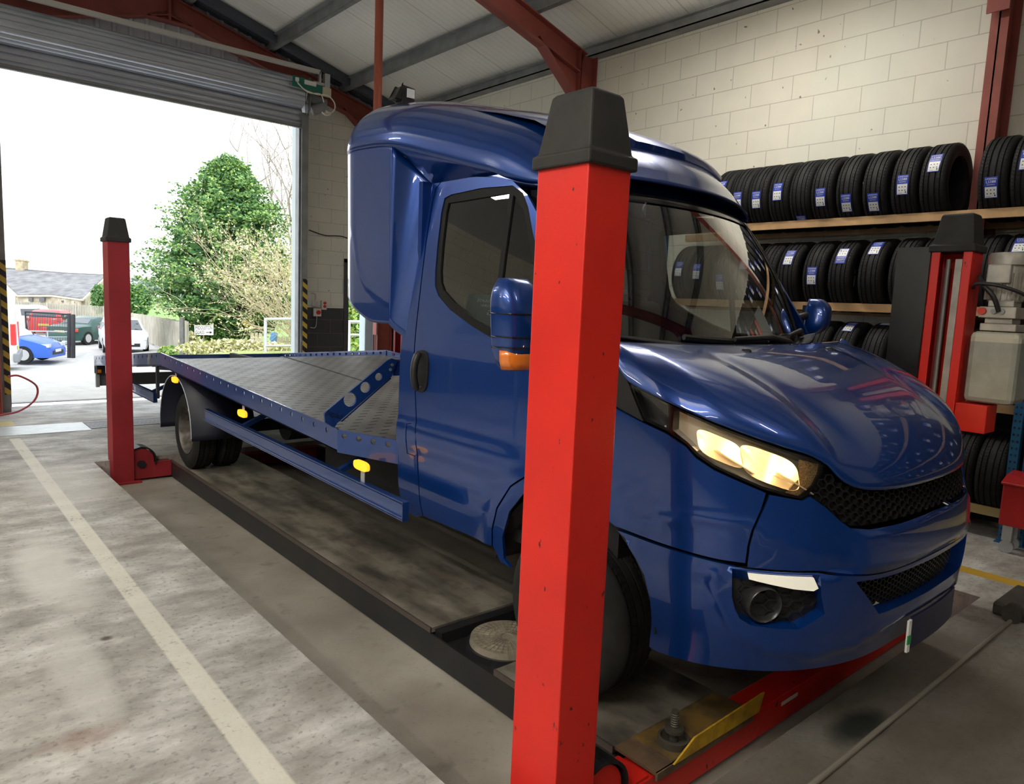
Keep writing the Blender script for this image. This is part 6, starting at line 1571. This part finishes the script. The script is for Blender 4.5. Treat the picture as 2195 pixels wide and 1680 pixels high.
m.add([q(25, 14.6), q(33, 14.6), q(33, 16), q(25, 16)], [(0, 1, 2, 3)]); m.add([q(33, 12.4), q(38.5, 15.3), q(33, 18.2)], [(0, 1, 2)]); m.build('arrow', MAT['sign_ink'], r, recalc=False)
def hoop(label, x0, x1, y0, y1, ymid, d, name='guard_rail', feet=True):
    r = thing(name, label, 'railing', gp(x0, y1, d))
    m = MB(); m.tube(wob([PT(x0, y1, d), PT(x0, y0+12, d), PT(x0+1.5, y0+2.5, d), PT(x0+8, y0, d), PT(x1-8, y0, d), PT(x1-1.5, y0+2.5, d), PT(x1, y0+12, d), PT(x1, y1, d)], 6), .055, 10); m.build('hoop', GALV, r, smooth=60)
    m = MB(); m.tube([PT(x0, ymid, d), PT(x1, ymid, d)], .045, 8); m.build('mid_rail', GALV, r, smooth=60)
hoop('galvanised hoop railing just outside the door on the right', 569, 690, 684, 755, 741, 24.5)
hoop('galvanised railing seen through the side door in front of the hedge', 700, 782, 690, 765, 718, 22)
m = MB(); m.tube([at(748, 688, 21.8), at(748, 765, 21.8)], .05, 8); tag(m.build('rail_post', GALV), 'galvanised upright of the railing seen through the side door', 'railing')
def pickets(label, x0, x1, y0, y1, d, n):
    r = thing('picket_fence', label, 'fence', gp((x0+x1)/2, y1, d)); m = MB()
    for k in range(n):
        x = x0+(x1-x0)*k/(n-1); m = MB(); m.bar(PT(x, y1, d), PT(x+rnd.uniform(-1, 2), y0+rnd.uniform(-2, 2), d), .06, .02, FV); m.build('picket', mat('picket_pale', (.58, .52, .38), rough=.8), r)
    m = MB(); m.bar(PT(x0-1, y0+10, d+.03), PT(x1+1, y0+10, d+.03), .03, .06); m.build('cross_rail', MAT['picket_pale'], r)
pickets('leaning pale picket fence below the conifer trunk', 538, 560, 714, 746, 28.5, 6); pickets('low pale picket fence behind the hoop railing', 590, 626, 722, 742, 30, 10)
m = MB(); m.bar(at(584, 744, 28), at(588, 712, 28), .28, .22, RV); tag(m.build('blue_drum', mat('drum_blue', (.08, .25, .5), rough=.5), bevel=.05), 'blue plastic drum by the low picket fence', 'drum')
# seen through the side door: pale door leaf, red box with notice
m = MB(); m.bar((6.36, YW+.30, 0), (6.36, YW+.30, 2.1), .04, .5, (.2, 1, 0)); 
r = thing('side_door', 'pale blue door leaf standing open outside the side doorway', 'door', (6.33, YW+.3, 0))
m = MB(); m.add([(6.33, YW+.24, .02), (6.80, YW+1.3, .02), (6.80, YW+1.3, 2.1), (6.33, YW+.24, 2.1)], [(0, 1, 2, 3)]); m.build('leaf', mat('pale_blue_door', (.55, .68, .72), rough=.5), r, thick=.04)
m = MB(); pz = .98; m.tube([(6.30, YW+.40, pz), (6.26, YW+.39, pz), (6.31, YW+.52, pz)], .012, 6); m.build('handle', CHROME, r)
m = MB(); m.span((6.376, YW-.20, 1.0), (6.384, YW-.16+.0, 1.6)); m.v = [(a-.03, b, c) for a, b, c in m.v]; 
r = thing('notice', 'white and red notice fixed to the red column by the side door', 'notice', (6.32, YW-.1, 1.25))
m = MB(); m.span((6.318, YW-.14, .95), (6.326, YW-.03, 1.45)); m.build('sheet', WHITE, r)
m = MB(); m.span((6.314, YW-.14, .95), (6.318, YW-.03, 1.2)); m.build('red_panel', mat('notice_red', (.65, .15, .13)), r)
# banner on the far left wall whose lettering is mirrored in the door glass
r = thing('wall_banner', 'green banner with pale lettering on posts left of the lift', 'banner', (-1.61, 7.2, 0))
m = MB(); m.span((-1.62, 6.5, 2.08), (-1.602, 7.86, 2.79)); m.build('cloth', mat('banner_green', (.30, .36, .32), rough=.7), r)
m = MB()
for s_, hh, z0, y0, mw in (('PARTICULATE', .042, 2.68, 7.09, .56), ('ER FAILURE?', .04, 2.60, 7.09, .46), ('NG', .085, 2.465, 7.06, .30)):
    V, Fc, Wt = text_geo(s_, hh/.72); k = mw/Wt; m.add([(-1.6, y0+x*k, z0+y) for x, y in V], Fc)
m.build('lettering', mat('banner_ink', (.95, .97, .95)), r, recalc=False)
m = MB(); m.span((-1.64, 6.5, 0), (-1.62, 6.53, 2.79)); m.span((-1.64, 7.83, 0), (-1.62, 7.86, 2.79)); m.build('stand', GALVDARK, r)
